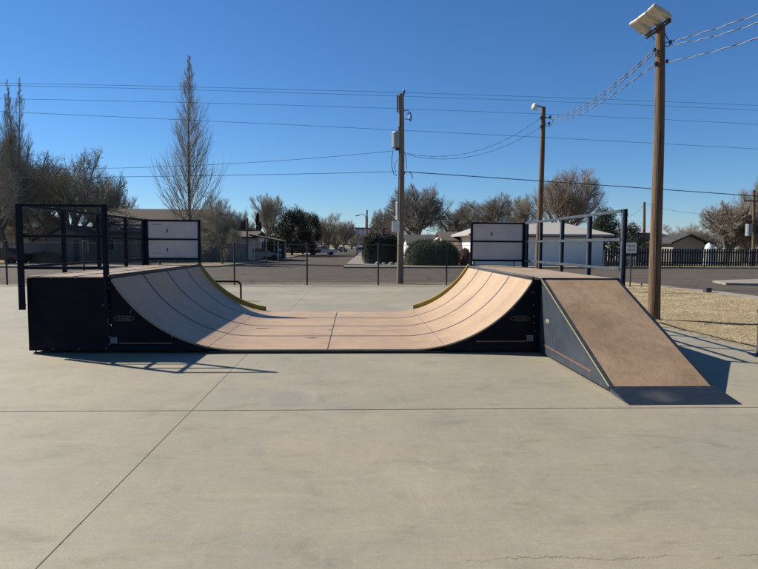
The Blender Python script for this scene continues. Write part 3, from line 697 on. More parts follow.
# ------------------------------------------------------------------ trees
class Tree:
    def __init__(s, seed): s.r = random.Random(seed); s.t = MB(); s.c = MB(); s.tips = []; s.fine = 0 if seed in (1,4) else 1 if seed in (7,12) else 2
    def vec(s): return Vector((s.r.gauss(0,1), s.r.gauss(0,1), s.r.gauss(0,1)))
    def limb(s, p, d, L, r0, r1, lvl, seg, wander, up, part):
        pts = [p.copy()]; rr = [r0]; d = d.normalized()
        for i in range(seg):
            d = (d+s.vec()*wander+Vector((0,0,up))).normalized(); p = p+d*(L/seg); pts.append(p.copy()); rr.append(r0+(r1-r0)*(i+1)/seg)
        part.tube(pts, rr, 7 if lvl == 0 else 5 if lvl == 1 else 4 if lvl == 2 else 3, cap=False); return pts, d
    def spread(s, p, d, L, r, lvl, maxl, wander=.10, up=.03, fan=.7, kids=(6,6,6,6,5)):
        seg = 5 if lvl < 2 else 4 if lvl < 4 else 2
        pts, de = s.limb(p, d, L, r, r*(.62 if lvl < maxl else .4), lvl, seg, wander, up, s.t if lvl <= 1 else s.c)
        if lvl >= maxl:
            s.tips.append(pts[-1])
            for q in range(s.fine):            # the finest spray of twigs
                p0 = pts[0].lerp(pts[-1], s.r.uniform(.3, .95)); nd = (de+s.vec()*.45+Vector((0,0,.12))).normalized()
                s.c.tube([p0, p0+nd*L*s.r.uniform(.5,.9)], [.0075,.004], 3, cap=False)
            return
        n = kids[min(lvl, len(kids)-1)]
        for k in range(n):
            t = 1 if k == 0 else (k+s.r.random())/n if lvl else s.r.uniform(.55, 1)
            if lvl: t = max(.22, t)
            i = min(int(t*seg), seg-1); q = pts[i].lerp(pts[i+1], t*seg-i) if t < 1 else pts[-1]
            dd = (pts[i+1]-pts[i]).normalized()
            side = s.vec()
            if lvl == 0: a_ = 6.283*(k/n)+s.r.uniform(-.5,.5); side = Vector((math.cos(a_), math.sin(a_), 0))
            side = (side-dd*side.dot(dd)).normalized()
            f = fan*(s.r.uniform(.1,.35) if k == 0 else s.r.uniform(.65, 1.25))
            nd = (dd+side*f).normalized()
            ln = L*(s.r.uniform(1.05,1.5) if lvl == 0 else s.r.uniform(.5,.78)*(1.12-.35*t))
            s.spread(q, nd, ln, max(.009, r*(.55 if lvl == 0 else .6 if k == 0 else .42)), lvl+1, maxl, wander, up, fan, kids)
    def poplar(s, H, W, top=1):
        base = Vector((0,0,0))
        leaders = [(0,0,1.0)] if top == 1 else [(-.07,0,.98),(.06,.02,1.0),(-.01,-.03,.9)]
        for lx, ly, hh in leaders:
            pts, _ = s.limb(base.copy(), Vector((lx,ly,1)), H*hh, .0125*H, .012, 0, 16, .014, .03, s.t)
            n = int(128/len(leaders)**.6)
            for k in range(n):
                t = .10+.88*((k+.5)/n)**1.0; i = min(int(t*16), 15); q = pts[i].lerp(pts[i+1], t*16-i)
                a = k*2.4+s.r.uniform(-.6,.6); ang = s.r.uniform(.6,1.0)*(1.25-.65*t)
                L = max(.35, W*(1-t)**.85*s.r.uniform(.6,1.3)*1.25)
                dd = Vector((math.cos(a)*math.sin(ang), math.sin(a)*math.sin(ang), math.cos(ang)))
                s.spread(q, dd, L, max(.014, .045*(1-t)+.009)*min(1, L/2+.3), 2, 4, .08, .13, .6, (7,7,7,6))
    def make(s, name, m_t, m_c, label, cat, group, leaf=None, leafsize=.2, nleaf=0, leafm=None):
        root = empty(name, (0,0,0), 0, label, cat, group)
        s.t.build('trunk', m_t, root, smooth=True)
        mats = [m_c]
        if nleaf:
            mats.append(leafm)
            for i in range(nleaf):
                p = s.r.choice(s.tips)+s.vec()*leafsize*1.5; a = s.vec().normalized()*leafsize; c = s.vec().normalized()*leafsize*.6
                s.c.add([p-a, p+c, p+a, p-c], [(0,1,2,3)], 1)
        s.c.build('crown', mats, root)
        return root
def evergreen(seed, H, W, n, kind, m, size):
    """irregular dense crown out of small leaf faces around real boughs"""
    r = random.Random(seed); t = MB(); c = MB()
    t.tube([(0,0,0),(0.03*H*r.uniform(-1,1),0,H*.5),(0,0,H*.92)], [.03*H,.018*H,.005*H], 7, cap=False)
    lobes = []
    for k in range(90 if kind != 'spruce' else 60):
        tt = r.random()
        if kind == 'spruce': z = H*(.08+.9*tt); rad = W*(1-tt)**.8*r.uniform(.55,1.05)
        else: z = H*(.05+.86*tt); rad = W*math.sqrt(max(0, 1-((tt-.42)/.62)**2))*r.uniform(.45,1.05)
        a = r.uniform(0, 6.283); lobes.append((Vector((math.cos(a)*rad*.75, math.sin(a)*rad*.75, z)), W*r.uniform(.16,.34)*(1 if kind != 'spruce' else (1.1-tt*.8))))
        t.tube([(0,0,z*.9),lobes[-1][0]], [.008*H,.003*H], 3, cap=False)
    for i in range(n):
        q, rr = r.choice(lobes); d = Vector((r.gauss(0,1),r.gauss(0,1),r.gauss(0,1))); d.normalize(); p = q+d*rr*r.uniform(.5,1.15)
        if p.z < .05*H: p.z = .05*H+r.random()*.1
        a = Vector((r.gauss(0,1),r.gauss(0,1),r.gauss(0,1))).normalized()*size*r.uniform(.6,1.3); b_ = Vector((r.gauss(0,1),r.gauss(0,1),r.gauss(0,1))).normalized()*size*.55
        c.add([p-a, p+b_, p+a, p-b_], [(0,1,2,3)])
    root = empty('evergreen_tree'); t.build('trunk', M['bark'], root); c.build('crown', m, root); return root

def put(root, u, Y, rz=0, sc=1, z=0):
    p = at(u, 250, Y); root.location = (p.x, Y, z); root.rotation_euler = (0,0,rz); root.scale = (sc,sc,sc) if not isinstance(sc, tuple) else sc; return root
def relabel(o, name, label, cat, group):
    o.name = name; tag(o, label, cat, group); return o
GB = 'bare winter trees around the streets'
# poplar in front of left houses
T = Tree(1); T.poplar(19.5, 3.4); t1 = T.make('poplar_tree', M['bark'], M['twig_pale'], 'tall narrow bare poplar rising behind the left white banner board', 'tree', GB); put(t1, 190, 59)
T = Tree(4); T.poplar(17.2, 2.6, 3); t2 = T.make('poplar_tree', M['bark'], M['twig_pale'], 'many-topped bare poplar at the left edge of the photo', 'tree', GB); put(t2, 17, 56)
# spreading trees at the left
T = Tree(7); T.spread(Vector((0,0,0)), Vector((.05,0,1)), 2.6, .33, 0, 5, .11, .05, .85); tA = T.make('bare_tree', M['bark'], M['twig_pale'], 'wide bare tree with a few brown leaves behind the left guard rail', 'tree', GB, nleaf=1300, leafm=M['leaf_dry'], leafsize=.09); put(tA, 72, 57, 0, 1.0)
T = Tree(12); T.spread(Vector((0,0,0)), Vector((-.08,0,1)), 2.4, .28, 0, 5, .12, .06, .75); tB = T.make('bare_tree', M['bark'], M['twig_pale'], 'dense bare tree over the dark car at the left edge', 'tree', GB); put(tB, 22, 54, 1, 1.0)
T = Tree(23); T.spread(Vector((0,0,0)), Vector((-.25,0,1)), 1.7, .16, 0, 5, .14, .03, .95, (5,6,6,6,5)); tC = T.make('bare_tree', M['bark'], M['twig_pale'], 'small leaning bare street tree just right of the left banner board', 'tree', GB); put(tC, 222, 53, 2, .9)
T = Tree(31); T.spread(Vector((0,0,0)), Vector((.05,0,1)), 3.4, .36, 0, 5, .08, .10, .6); tD = T.make('bare_tree', M['bark'], M['twig_pale'], 'tall upright bare tree beside the small dark spruce down the side street', 'tree', GB); put(tD, 266, 92, 0, .9)
T = Tree(44); T.spread(Vector((0,0,0)), Vector((0,0,1)), 2.6, .42, 0, 5, .12, .05, .85, (7,7,6,6,5)); tE = T.make('bare_tree', M['bark'], M['twig'], 'big broad dark bare tree right behind the transformer pole', 'tree', GB); put(tE, 418, 78, 0, 1.0)
T = Tree(51); T.spread(Vector((0,0,0)), Vector((-.1,0,1)), 2.4, .28, 0, 5, .17, .05, .8); tF = T.make('bare_tree', M['bark'], M['twig'], 'bare tree with knobbly limbs above the right banner board', 'tree', GB); put(tF, 487, 76, 0, 1.0)
T = Tree(63); T.spread(Vector((0,0,0)), Vector((.02,0,1)), 2.8, .34, 0, 5, .09, .10, .7, (7,7,6,6,5)); tG = T.make('bare_tree', M['bark'], M['twig_red'], 'big feathery bare tree rising behind the white garage', 'tree', GB); put(tG, 572, 70, 0, 1.0)
def bounds(o):
    zs_ = []; xs_ = []
    for k in kids(o):
        if k.type == 'MESH':
            for v in k.data.vertices: zs_.append(v.co.z); xs_.append(v.co.x)
    return max(zs_), min(xs_), max(xs_)
def fit(o, u, Y, vtop, wpx, rz=0):
    """give the tree the height and spread the real one has at its distance"""
    h, x0, x1 = bounds(o); H = at(u, vtop, Y).z+.1; W = wpx*Y/FPX
    sx = W/(x1-x0); sz = H/h
    put(o, u, Y, 0, (sx, (sx+sz)/2 if True else sx, sz)); return o
fit(t1, 190, 59, 54, 84); fit(t2, 17, 56, 77, 58)
fit(tA, 74, 58, 143, 98); fit(tB, 8, 53, 150, 90); fit(tC, 222, 53, 192, 52); fit(tD, 266, 95, 192, 40)
fit(tE, 420, 80, 176, 88); fit(tF, 486, 78, 192, 74); fit(tG, 566, 70, 163, 100)
def clone(src, u, Y, vtop, wpx, name, label, cat='tree', group=GB):
    c = copy_tree(src); c.name = name; tag(c, label, cat, group); return fit(c, u, Y, vtop, wpx)
clone(tE, 383, 92, 204, 34, 'bare_tree', 'slim bare tree between the far grain elevator and the transformer pole')
clone(tF, 456, 84, 203, 50, 'bare_tree', 'pale bare tree over the brown-roofed house right of the rounded hedge')
clone(tD, 520, 82, 194, 44, 'bare_tree', 'bare tree seen between the right banner board and the wooden lamp pole')
clone(tA, 328, 120, 211, 46, 'bare_tree', 'rounded brownish tree right of the big dark evergreens on the side street')
clone(tG, 344, 150, 219, 30, 'bare_tree', 'smaller round tree where the side street narrows')
clone(tB, 303, 112, 203, 40, 'bare_tree', 'bare crown poking out above the big dark evergreen clump')
clone(tC, 356, 200, 232, 18, 'bare_tree', 'tiny bare tree directly left of the far grain elevator')
clone(tA, 120, 90, 194, 60, 'bare_tree', 'low pale bare tree above the long brown roof')
clone(tE, 243, 110, 218, 40, 'bare_tree', 'faint bare tree behind the brown roof near the small spruce')
clone(tF, 45, 72, 152, 90, 'bare_tree', 'dim bare tree deep behind the left guard rail')
clone(tE, 100, 66, 163, 60, 'bare_tree', 'bare tree left of the long house roof, behind the corner of the front rail')
clone(tG, -8, 62, 118, 70, 'bare_tree', 'bare tree cut by the left edge of the photo')
clone(tC, 34, 60, 160, 70, 'bare_tree', 'low tangled bare tree behind the left rail posts')
clone(tA, 214, 64, 196, 52, 'bare_tree', 'bushy bare tree just behind the small leaning one')
clone(tE, 236, 75, 205, 36, 'bare_tree', 'thin bare tree over the brown roof at the street corner')
clone(tC, 663, 130, 224, 44, 'bare_tree', 'grey bare treetop right of the floodlight pole over the pale roof')
clone(tA, 690, 150, 222, 40, 'bare_tree', 'distant grey bare tree above the tan gable')
clone(tB, 652, 120, 226, 40, 'bare_tree', 'low bare tree behind the floodlight pole')
T = Tree(77); T.spread(Vector((0,0,0)), Vector((.0,0,1)), 1.5, .28, 0, 5, .12, .04, 1.0, (8,7,6,6,5)); tH = T.make('bare_tree', M['bark'], M['twig_red'], 'bushy reddish-brown bare tree behind the dark fence at the right', 'tree', GB); fit(tH, 726, 58, 200, 74)
T = Tree(83); T.spread(Vector((0,0,0)), Vector((.1,0,1)), 2.8, .3, 0, 5, .11, .06, .75, (6,6,6,6,5)); tI = T.make('bare_tree', M['bark'], M['twig'], 'taller bare tree cut by the right edge of the photo', 'tree', GB); fit(tI, 766, 62, 168, 58)
clone(tH, 744, 66, 204, 66, 'bare_tree', 'second brown bushy bare tree right of the first behind the dark fence')
# distant wood closing the horizon: single trees
random.seed(9)
srcs = [tA, tB, tE, tF, tG, tD]
k = 0
for u in list(range(-40, 352, 13))+list(range(370, 800, 13)):
    k += 1; Yd = random.uniform(150, 230)
    if 340 < u < 372: Yd = 260
    vt = random.uniform(226, 236)
    rg = next(t for lim, t in ((66,'behind the far-left trees and guard rail'),(206,'above the long brown house roof'),(250,'behind the brown-roofed corner house'),(318,'behind the dark evergreens on the side street'),(360,'where the side street ends'),(404,'behind the dark block of hedge'),(470,'behind the rounded hedge and white gable'),(612,'behind the large white garage'),(672,'behind the floodlight pole'),(706,'above the tan gable'),(9999,'behind the bushy tree at the far right')) if u < lim)
    o = clone(random.choice(srcs), u+random.uniform(-4,4), Yd, vt, random.uniform(26,40), 'distant_tree', 'small far bare tree closing the horizon '+rg, 'tree', 'far bare trees '+rg)
    o.location.z = -.22*at(u, vt, Yd).z; o.scale.z *= 1.24; o.rotation_euler.z = 0
# evergreens
e1 = evergreen(3, 10, 4.4, 15000, 'round', M['needle'], .17); relabel(e1, 'evergreen_tree', 'biggest dark evergreen on the left side of the side street', 'tree', 'dark evergreens'); fit(e1, 292, 100, 205, 42)
e2 = evergreen(5, 7, 2.3, 9000, 'spruce', M['needle'], .13); relabel(e2, 'spruce_tree', 'small dark pointed spruce left of the big evergreens', 'tree', 'dark evergreens'); fit(e2, 258, 88, 213, 19)
e3 = copy_tree(e1); relabel(e3, 'evergreen_tree', 'dark evergreen leaning out to the right of the biggest evergreen', 'tree', 'dark evergreens'); fit(e3, 311, 104, 210, 28)
e4 = copy_tree(e1); relabel(e4, 'evergreen_tree', 'olive evergreen partly hidden left of the biggest evergreen', 'tree', 'dark evergreens'); fit(e4, 275, 108, 222, 30)
e5 = evergreen(8, 8, 3.4, 14000, 'round', M['needle_green'], .13); relabel(e5, 'evergreen_tree', 'dark green juniper behind the right end of the tall grey rail', 'tree', 'dark evergreens'); fit(e5, 604, 60, 205, 40)
e6 = evergreen(9, 5, 2.5, 7000, 'round', M['needle_green'], .11); relabel(e6, 'evergreen_tree', 'ragged low juniper above the small white sign', 'tree', 'dark evergreens'); fit(e6, 630, 56, 221, 30)
# hedges: clipped masses with a leafy skin
def hedge(name, u0, u1, vtop, Y, depth, m, label, cat, n, size, power=3.0, inner=None):
    a, b_ = at(u0, 262, Y), at(u1, 262, Y); H = at((u0+u1)/2, vtop, Y).z; W = (b_.x-a.x)/2
    r = random.Random(u0); core = MB(); leaf = MB()
    NU, NV = 40, 14; vs = []
    def sp(t, ph):
        c, s_ = math.cos(t), math.sin(t)
        sg = lambda v, p: (abs(v)**p)*(1 if v >= 0 else -1)
        e = 2/power; ce = math.cos(ph); se = math.sin(ph)
        return Vector((W*sg(c,e)*ce**e, depth*sg(s_,e)*ce**e, H*se**e))
    for j in range(NV+1):
        for i in range(NU):
            p = sp(2*math.pi*i/NU, math.pi/2*j/NV*.9999)*.95; p += Vector((math.sin(i*1.3+j),math.cos(i*2.1),math.sin(j*1.7+i)))*.05; p.z = max(0, p.z); vs.append(p)
    core.add(vs, [(j*NU+i, j*NU+(i+1)%NU, (j+1)*NU+(i+1)%NU, (j+1)*NU+i) for j in range(NV) for i in range(NU)])
    for i in range(n):
        p = sp(r.uniform(0, 6.283), math.asin(r.random()**.8))*r.gauss(.99, .05)+Vector((r.gauss(0,.05),r.gauss(0,.05),r.gauss(0,.05)))
        if p.z < 0: p.z = .02
        q = Vector((r.gauss(0,1),r.gauss(0,1),r.gauss(0,1))).normalized()*size; q2 = Vector((r.gauss(0,1),r.gauss(0,1),r.gauss(0,1))).normalized()*size*.6
        leaf.add([p-q, p+q2, p+q, p-q2], [(0,1,2,3)])
    root = empty(name, ((a.x+b_.x)/2, Y, 0), 0, label, cat); core.build('branches', m, root); leaf.build('foliage', m, root); return root
hedge('hedge', 363, 399, 235, 55.5, 1.6, M['needle'], 'tall dark block of hedge just left of the transformer pole', 'hedge', 16000, .06, 3.6)
hedge('hedge', 404, 459, 240.5, 52.2, 1.9, M['hedge_leaf'], 'long rounded clipped green hedge right of the transformer pole', 'hedge', 22000, .045, 2.6)
hedge('shrub', 459, 471, 249, 53.5, .8, M['shrub_rust'], 'rusty orange-brown shrub at the right end of the rounded hedge', 'shrub', 1600, .06, 2.2)
hedge('shrub', 30, 62, 252, 52.5, .8, M['leaf_dry'], 'low brown dead shrub row in front of the grey board fence', 'shrub', 1600, .07, 2.4)
for i, (u, s_) in enumerate(((378,.28),(384,.22),(391,.26),(397,.2))):
    p = at(u, 262, 52.6); b = MB(); rr = random.Random(i)
    vs = []; 
    for j in range(6):
        for q in range(9): ph = math.pi/2*j/5; t = q*6.283/9; vs.append((p.x+s_*math.cos(t)*math.cos(ph)*rr.uniform(.8,1.1)*1.2, 52.6+s_*math.sin(t)*math.cos(ph), s_*math.sin(ph)*rr.uniform(.85,1)))
    b.add(vs, [(j*9+q, j*9+(q+1)%9, (j+1)*9+(q+1)%9, (j+1)*9+q) for j in range(5) for q in range(9)])
    tag(b.build('boulder', M['stone']), ['leftmost pale boulder at the foot of the dark hedge','second pale boulder at the foot of the dark hedge','third pale boulder, before the hedge end','rightmost pale boulder beside the transformer pole foot line'][i], 'boulder', 'pale boulders at the hedge foot')

# ------------------------------------------------------------------ houses
def window(root, x0, x1, z0, z1, y, frame=None, name='window'):
    b = MB(); t = .07
    for q in ((x0-t,x1+t,z1,z1+t),(x0-t,x1+t,z0-t,z0),(x0-t,x0,z0,z1),(x1,x1+t,z0,z1),((x0+x1)/2-.02,(x0+x1)/2+.02,z0,z1)): b.box(q[0],q[1],y-.06,y-.002,q[2],q[3])
    wn = b.build(name, frame or M['wall_white'], root)
    b = MB(); b.box(x0,x1,y-.03,y-.004,z0,z1); b.build('pane', M['glass'], wn)
    return wn
def door(root, x0, x1, z1, y, m=None):
    b = MB(); b.box(x0,x1,y-.05,y-.003,.05,z1); d = b.build('door', m or M['door'], root)
    b = MB(); b.tube([(x1-.12,y-.06,1.0),(x1-.12,y-.1,1.0)], .035, 8); b.build('handle', M['galv'], d)
def gable_house(name, label, x0, x1, y, depth, he, hr, wall, roof, ridge='x', over=.45, cat='house', gable_m=None):
    """ridge='x': ridge runs across the view; 'y': the gable faces the camera"""
    root = empty(name, ((x0+x1)/2, y, 0), R(0), label, cat); root.rotation_euler.z = 0
    cx = (x0+x1)/2; X0, X1 = x0-cx, x1-cx
    b = MB()
    if ridge == 'x':
        b.prism([(0,0),(depth,0),(depth,he),(depth/2,hr),(0,he)], 'x', X0, X1)
    else: b.prism([(X0,0),(X1,0),(X1,he),(0,hr),(X0,he)], 'y', 0, depth)
    b.build('wall', wall, root)
    b = MB(); th = .16
    if ridge == 'x':
        k = (hr-he)/(depth/2)
        b.prism([(-over,he-over*k+.03),(depth/2,hr+.03),(depth+over,he-over*k+.03),(depth+over,he-over*k+th+.03),(depth/2,hr+th+.06),(-over,he-over*k+th+.03)], 'x', X0-over, X1+over)
    else:
        k = (hr-he)/((X1-X0)/2)
        b.prism([(X0-over,he-over*k+.03),(0,hr+.03),(X1+over,he-over*k+.03),(X1+over,he-over*k+th+.03),(0,hr+th+.06),(X0-over,he-over*k+th+.03)], 'y', -over, depth+over)
    b.build('roof', roof, root)
    return root, X0, X1
def hip_house(name, label, x0, x1, y, depth, he, hr, rx0, rx1, wall, roof, over=.6, cat='house'):
    root = empty(name, ((x0+x1)/2, y, 0), 0, label, cat); cx = (x0+x1)/2; X0, X1 = x0-cx, x1-cx
    b = MB(); b.box(X0, X1, 0, depth, 0, he); b.build('wall', wall, root)
    b = MB(); a0, a1, q0, q1 = X0-over, X1+over, -over, depth+over; m0, m1 = rx0-cx, rx1-cx
    vs = [(a0,q0,he),(a1,q0,he),(a1,q1,he),(a0,q1,he),(m0,depth/2,hr),(m1,depth/2,hr),(a0,q0,he+.18),(a1,q0,he+.18),(a1,q1,he+.18),(a0,q1,he+.18)]
    b.add(vs, [(3,2,1,0),(0,1,7,6),(1,2,8,7),(2,3,9,8),(3,0,6,9),(6,7,5,4),(7,8,5),(8,9,4,5),(9,6,4)]); b.build('roof', roof, root)
    return root, X0, X1
# long left house
Yh = 58; X = lambda u, Y=Yh: at(u, 250, Y).x
Z = lambda v, Y=Yh: at(150, v, Y).z
rt, a0, a1 = gable_house('brown_roof_house', 'long low beige house with a brown shingle roof behind the left ramp', X(96), X(206), Yh, 9, 2.95, Z(211,Yh+4.5), M['wall_beige'], M['shingle_brown'], 'x', .5)
cx = rt.location.x
for u0, u1, v0, v1 in ((107,114,238,250),(133,137,240,258)): window(rt, X(u0)-cx, X(u1)-cx, Z(v1), Z(v0), 0, M['wall_tan'])
door(rt, X(141)-cx, X(146)-cx, 2.1, 0)
b = MB()
for u in (128, 152, 176, 199): b.box(X(u)-cx-.06, X(u)-cx+.06, -.48, -.36, 0, 2.72)
b.build('porch_post', M['wall_tan'], rt)
rt, a0, a1 = gable_house('gable_wing_house', 'small beige house wing with a pale low gable between the left rail posts', X(66), X(97), Yh-3.2, 6, 2.45, Z(227.5,Yh-3.2), M['wall_beige'], M['shingle_brown'], 'y', .35)
window(rt, X(83,Yh-3.2)-rt.location.x, X(88,Yh-3.2)-rt.location.x, 1.0, 2.0, 0, M['wall_tan']); door(rt, X(74,Yh-3.2)-rt.location.x, X(79,Yh-3.2)-rt.location.x, 2.1, 0)
# houses further left, dim behind the trees
rt, a0, a1 = gable_house('dark_roof_house', 'dim house with a dark roof behind the trees at the far left', X(-40,70), X(30,70), 70, 9, 3.0, 5.2, M['wall_tan'], M['shingle_dark'], 'x', .5)
# house 2 along the side street
rt, a0, a1 = gable_house('tan_roof_house', 'low house with a wide brown roof at the left street corner', X(212,68), X(252,68), 68, 9, 2.55, Z(232,72), M['wall_white'], M['shingle_brown'], 'x', .5)
# lean-to carport on its street side
rt2 = empty('carport', (X(262,66), 66, 0), 0, 'open carport with thin white posts left of the side street', 'carport'); c0 = X(262,66)
b = MB(); b.prism([(X(249,66)-c0, 2.75),(X(280,66)-c0, 2.15),(X(280,66)-c0, 2.27),(X(249,66)-c0, 2.95)], 'y', 0, 7); b.build('roof', M['shingle_brown'], rt2)
for u in (254, 266, 278):
    for yy in (.15, 6.8): b = MB(); b.box(X(u,66)-c0-.05, X(u,66)-c0+.05, yy-.05, yy+.05, 0, 2.2); b.build('post', M['wall_white'], rt2)
b = MB(); b.box(X(252,66)-c0, X(279,66)-c0, 6.9, 7.0, 0, 2.1); b.build('back_wall', M['door'], rt2)
# right: small white gable houses
Ys = 66
rt, a0, a1 = gable_house('white_gable_house', 'small white house with a dark roof peeping over the rounded hedge', X(409,Ys), X(446,Ys), Ys, 8, Z(243,Ys), Z(234.5,Ys+4), M['wall_white'], M['shingle_dark'], 'x', .3)
cxx = rt.location.x
b = MB(); xa, xb = X(432.5,Ys)-cxx, X(445.5,Ys)-cxx
b.prism([(xa,0),(xb,0),(xb,Z(244,Ys)),((xa+xb)/2,Z(233,Ys)),(xa,Z(244,Ys))], 'y', -1.2, -.02); b.build('gable_porch', M['wall_white'], rt)
b = MB(); xm = (xa+xb)/2; b.prism([(xa-.3,Z(245,Ys)),(xm,Z(232.4,Ys)),(xb+.3,Z(245,Ys)),(xb+.3,Z(244,Ys)),(xm,Z(231.2,Ys)),(xa-.3,Z(244,Ys))], 'y', -1.5, .3); b.build('porch_roof', M['wall_white'], rt)
rt, a0, a1 = gable_house('brown_house', 'pale grey house with a brown roof left of the right banner board', X(446,60), X(476,60), 60, 8, Z(239.5,60), Z(231.5,64), M['wall_grey'], M['shingle_brown'], 'x', .4)
window(rt, X(463,60)-rt.location.x, X(468,60)-rt.location.x, .9, 2.0, 0)
# white garage
Yg2 = 53
rt, a0, a1 = hip_house('white_garage', 'large white-sided garage with pale hip roof seen through the tall grey rail', X(475,Yg2), X(603,Yg2), Yg2, 9, at(540,236,Yg2).z, at(540,222.5,Yg2+4.5).z, X(500,Yg2), X(562,Yg2+4.5), M['wall_grey'], M['roof_pale'], .75, 'garage')
cg = rt.location.x
b = MB()
for k in range(13):
    z = .25+k*.18; b.box(X(524,Yg2)-cg, X(600,Yg2)-cg, -.03, -.002, z, z+.15)
b.build('lap_siding', M['wall_grey'], rt)
b = MB(); b.box(X(478,Yg2)-cg, X(603,Yg2)-cg, -.05, -.002, 2.62, at(540,236,Yg2).z-.02); b.build('upper_band', M['wall_beige'], rt)  # beige band along the top of the wall
# right-hand roofs behind the dark fence
rt, a0, a1 = gable_house('metal_roof_house', 'building with a pale metal roof behind the floodlight pole', X(640,84), X(671,84), 84, 8, 2.9, at(650,228.5,88).z, M['wall_white'], M['roof_metal'], 'x', .4)
rt, a0, a1 = gable_house('grey_roof_house', 'low white house with a grey shingle roof left of the tan gable', X(634,66), X(674,66), 66, 8, 2.55, at(650,234.5,70).z, M['wall_white'], M['shingle_dark'], 'x', .5)
rt, a0, a1 = gable_house('tan_gable_house', 'tan house whose plain gable end shows above the dark picket fence', X(673,60), X(703.5,60), 60, 9, at(690,242.5,60).z, at(689,236,60).z, M['wall_tan'], M['shingle_dark'], 'y', .45)
# white tarp-covered tip
p = at(711, 251, 56); b = MB(); rr = random.Random(4); vs = []; n = 14
for j in range(9):
    t = j/8; ra = .62*(1-t**2.6)**.5+.02
    for i in range(n): a = 6.283*i/n; vs.append((p.x+ra*math.cos(a)*rr.uniform(.93,1.05)-.25*t*t, 56+ra*math.sin(a), 2.25*t))
b.add(vs, [(j*n+i, j*n+(i+1)%n, (j+1)*n+(i+1)%n, (j+1)*n+i) for j in range(8) for i in range(n)]); tag(b.build('covered_boat', M['wall_white'], smooth=True), 'white covered shape standing up behind the dark fence right of the tan gable', 'covered object')
# grain elevator far down the side street
Ye = 620; root = empty('grain_elevator', (at(362,246,Ye).x, Ye, 0), 0, 'tall pale grain elevator at the end of the side street', 'grain elevator'); ce = root.location.x
top = at(362,229,Ye).z
b = MB()
xx0, xx1 = at(354.5,240,Ye).x-ce, at(379,240,Ye).x-ce; nn = 6
for k in range(nn): rr_ = (xx1-xx0)/nn/2; cxk = xx0+rr_+2*rr_*k; b.tube([(cxk,rr_,0),(cxk,rr_,top)], rr_*1.02, 20)
b.box(xx0, xx1, rr_, 4*rr_, 0, top-.05); b.build('silo_block', M['elev_wall'], root)
b = MB(); b.box(xx0-.6, xx1+.6, -.5, 4*rr_+.5, top+.01, top+1.6); b.build('cornice', M['elev_cap'], root)
b = MB(); b.box(at(365,240,Ye).x-ce, at(368,240,Ye).x-ce, 1, 6, top+1.61, at(366,217,Ye).z); b.build('headhouse', M['wall_white'], root)
b = MB(); b.box(at(352.6,240,Ye).x-ce, at(354.3,240,Ye).x-ce, 0, 5, 0, at(353,230,Ye).z); b.build('lit_side', M['wall_white'], root)  # block's sunlit left side, its brightness put in as a white strip

# ------------------------------------------------------------------ fences far side
def board_fence(name, label, p0, p1, H, wd, gap, m, th=.03, rails=True, jag=0, cat='fence'):
    p0, p1 = Vector(p0), Vector(p1); d = p1-p0; L = d.length; a = math.atan2(d.y, d.x)
    root = empty(name, p0, a, label, cat); b = MB(); x = 0; rr = random.Random(int(L*7))
    while x < L:
        h = H+rr.uniform(-jag, jag); lean = rr.uniform(-.012,.012)
        b.add([(x,0,.04),(x+wd,0,.04),(x+wd,th,.04),(x,th,.04),(x+lean,0,h),(x+wd+lean,0,h),(x+wd+lean,th,h),(x+lean,th,h)],
            [(0,3,2,1),(4,5,6,7),(0,1,5,4),(1,2,6,5),(2,3,7,6),(3,0,4,7)]); x += wd+gap
    b.build('boards', m, root)
    b = MB()
    for z in (.35, H-.35): b.box(0, L, th+.002, th+.05, z, z+.09)
    b.build('rail', m, root)
    x = 0
    while x <= L+.01: b = MB(); b.box(x-.05, x+.05, th+.052, th+.15, 0, H-.1); b.build('post', m, root); x += 2.5
    return root
board_fence('picket_fence', 'long dark wide-board picket fence across the street at the right', (X(604,49.5),49.2,0), (X(775,50.6),51.6,0), 1.62, .19, .062, M['fence_dark'], jag=.02)
board_fence('low_picket_fence', 'short pale wooden picket gate in front of the dark fence beside the sign', (X(625.5,47.9),47.9,0), (X(637,48),48.0,0), .95, .10, .09, M['fence_tan'])
board_fence('board_fence', 'weathered grey board fence behind the left guard rail', (X(24,56),55.0,0), (X(66,56),55.4,0), 1.75, .14, .012, M['fence_grey'])
board_fence('pale_board_fence', 'pale grey slatted fence left of the side street house', (X(209,60),60,0), (X(246,60),60.5,0), 1.75, .14, .02, M['fence_grey'])

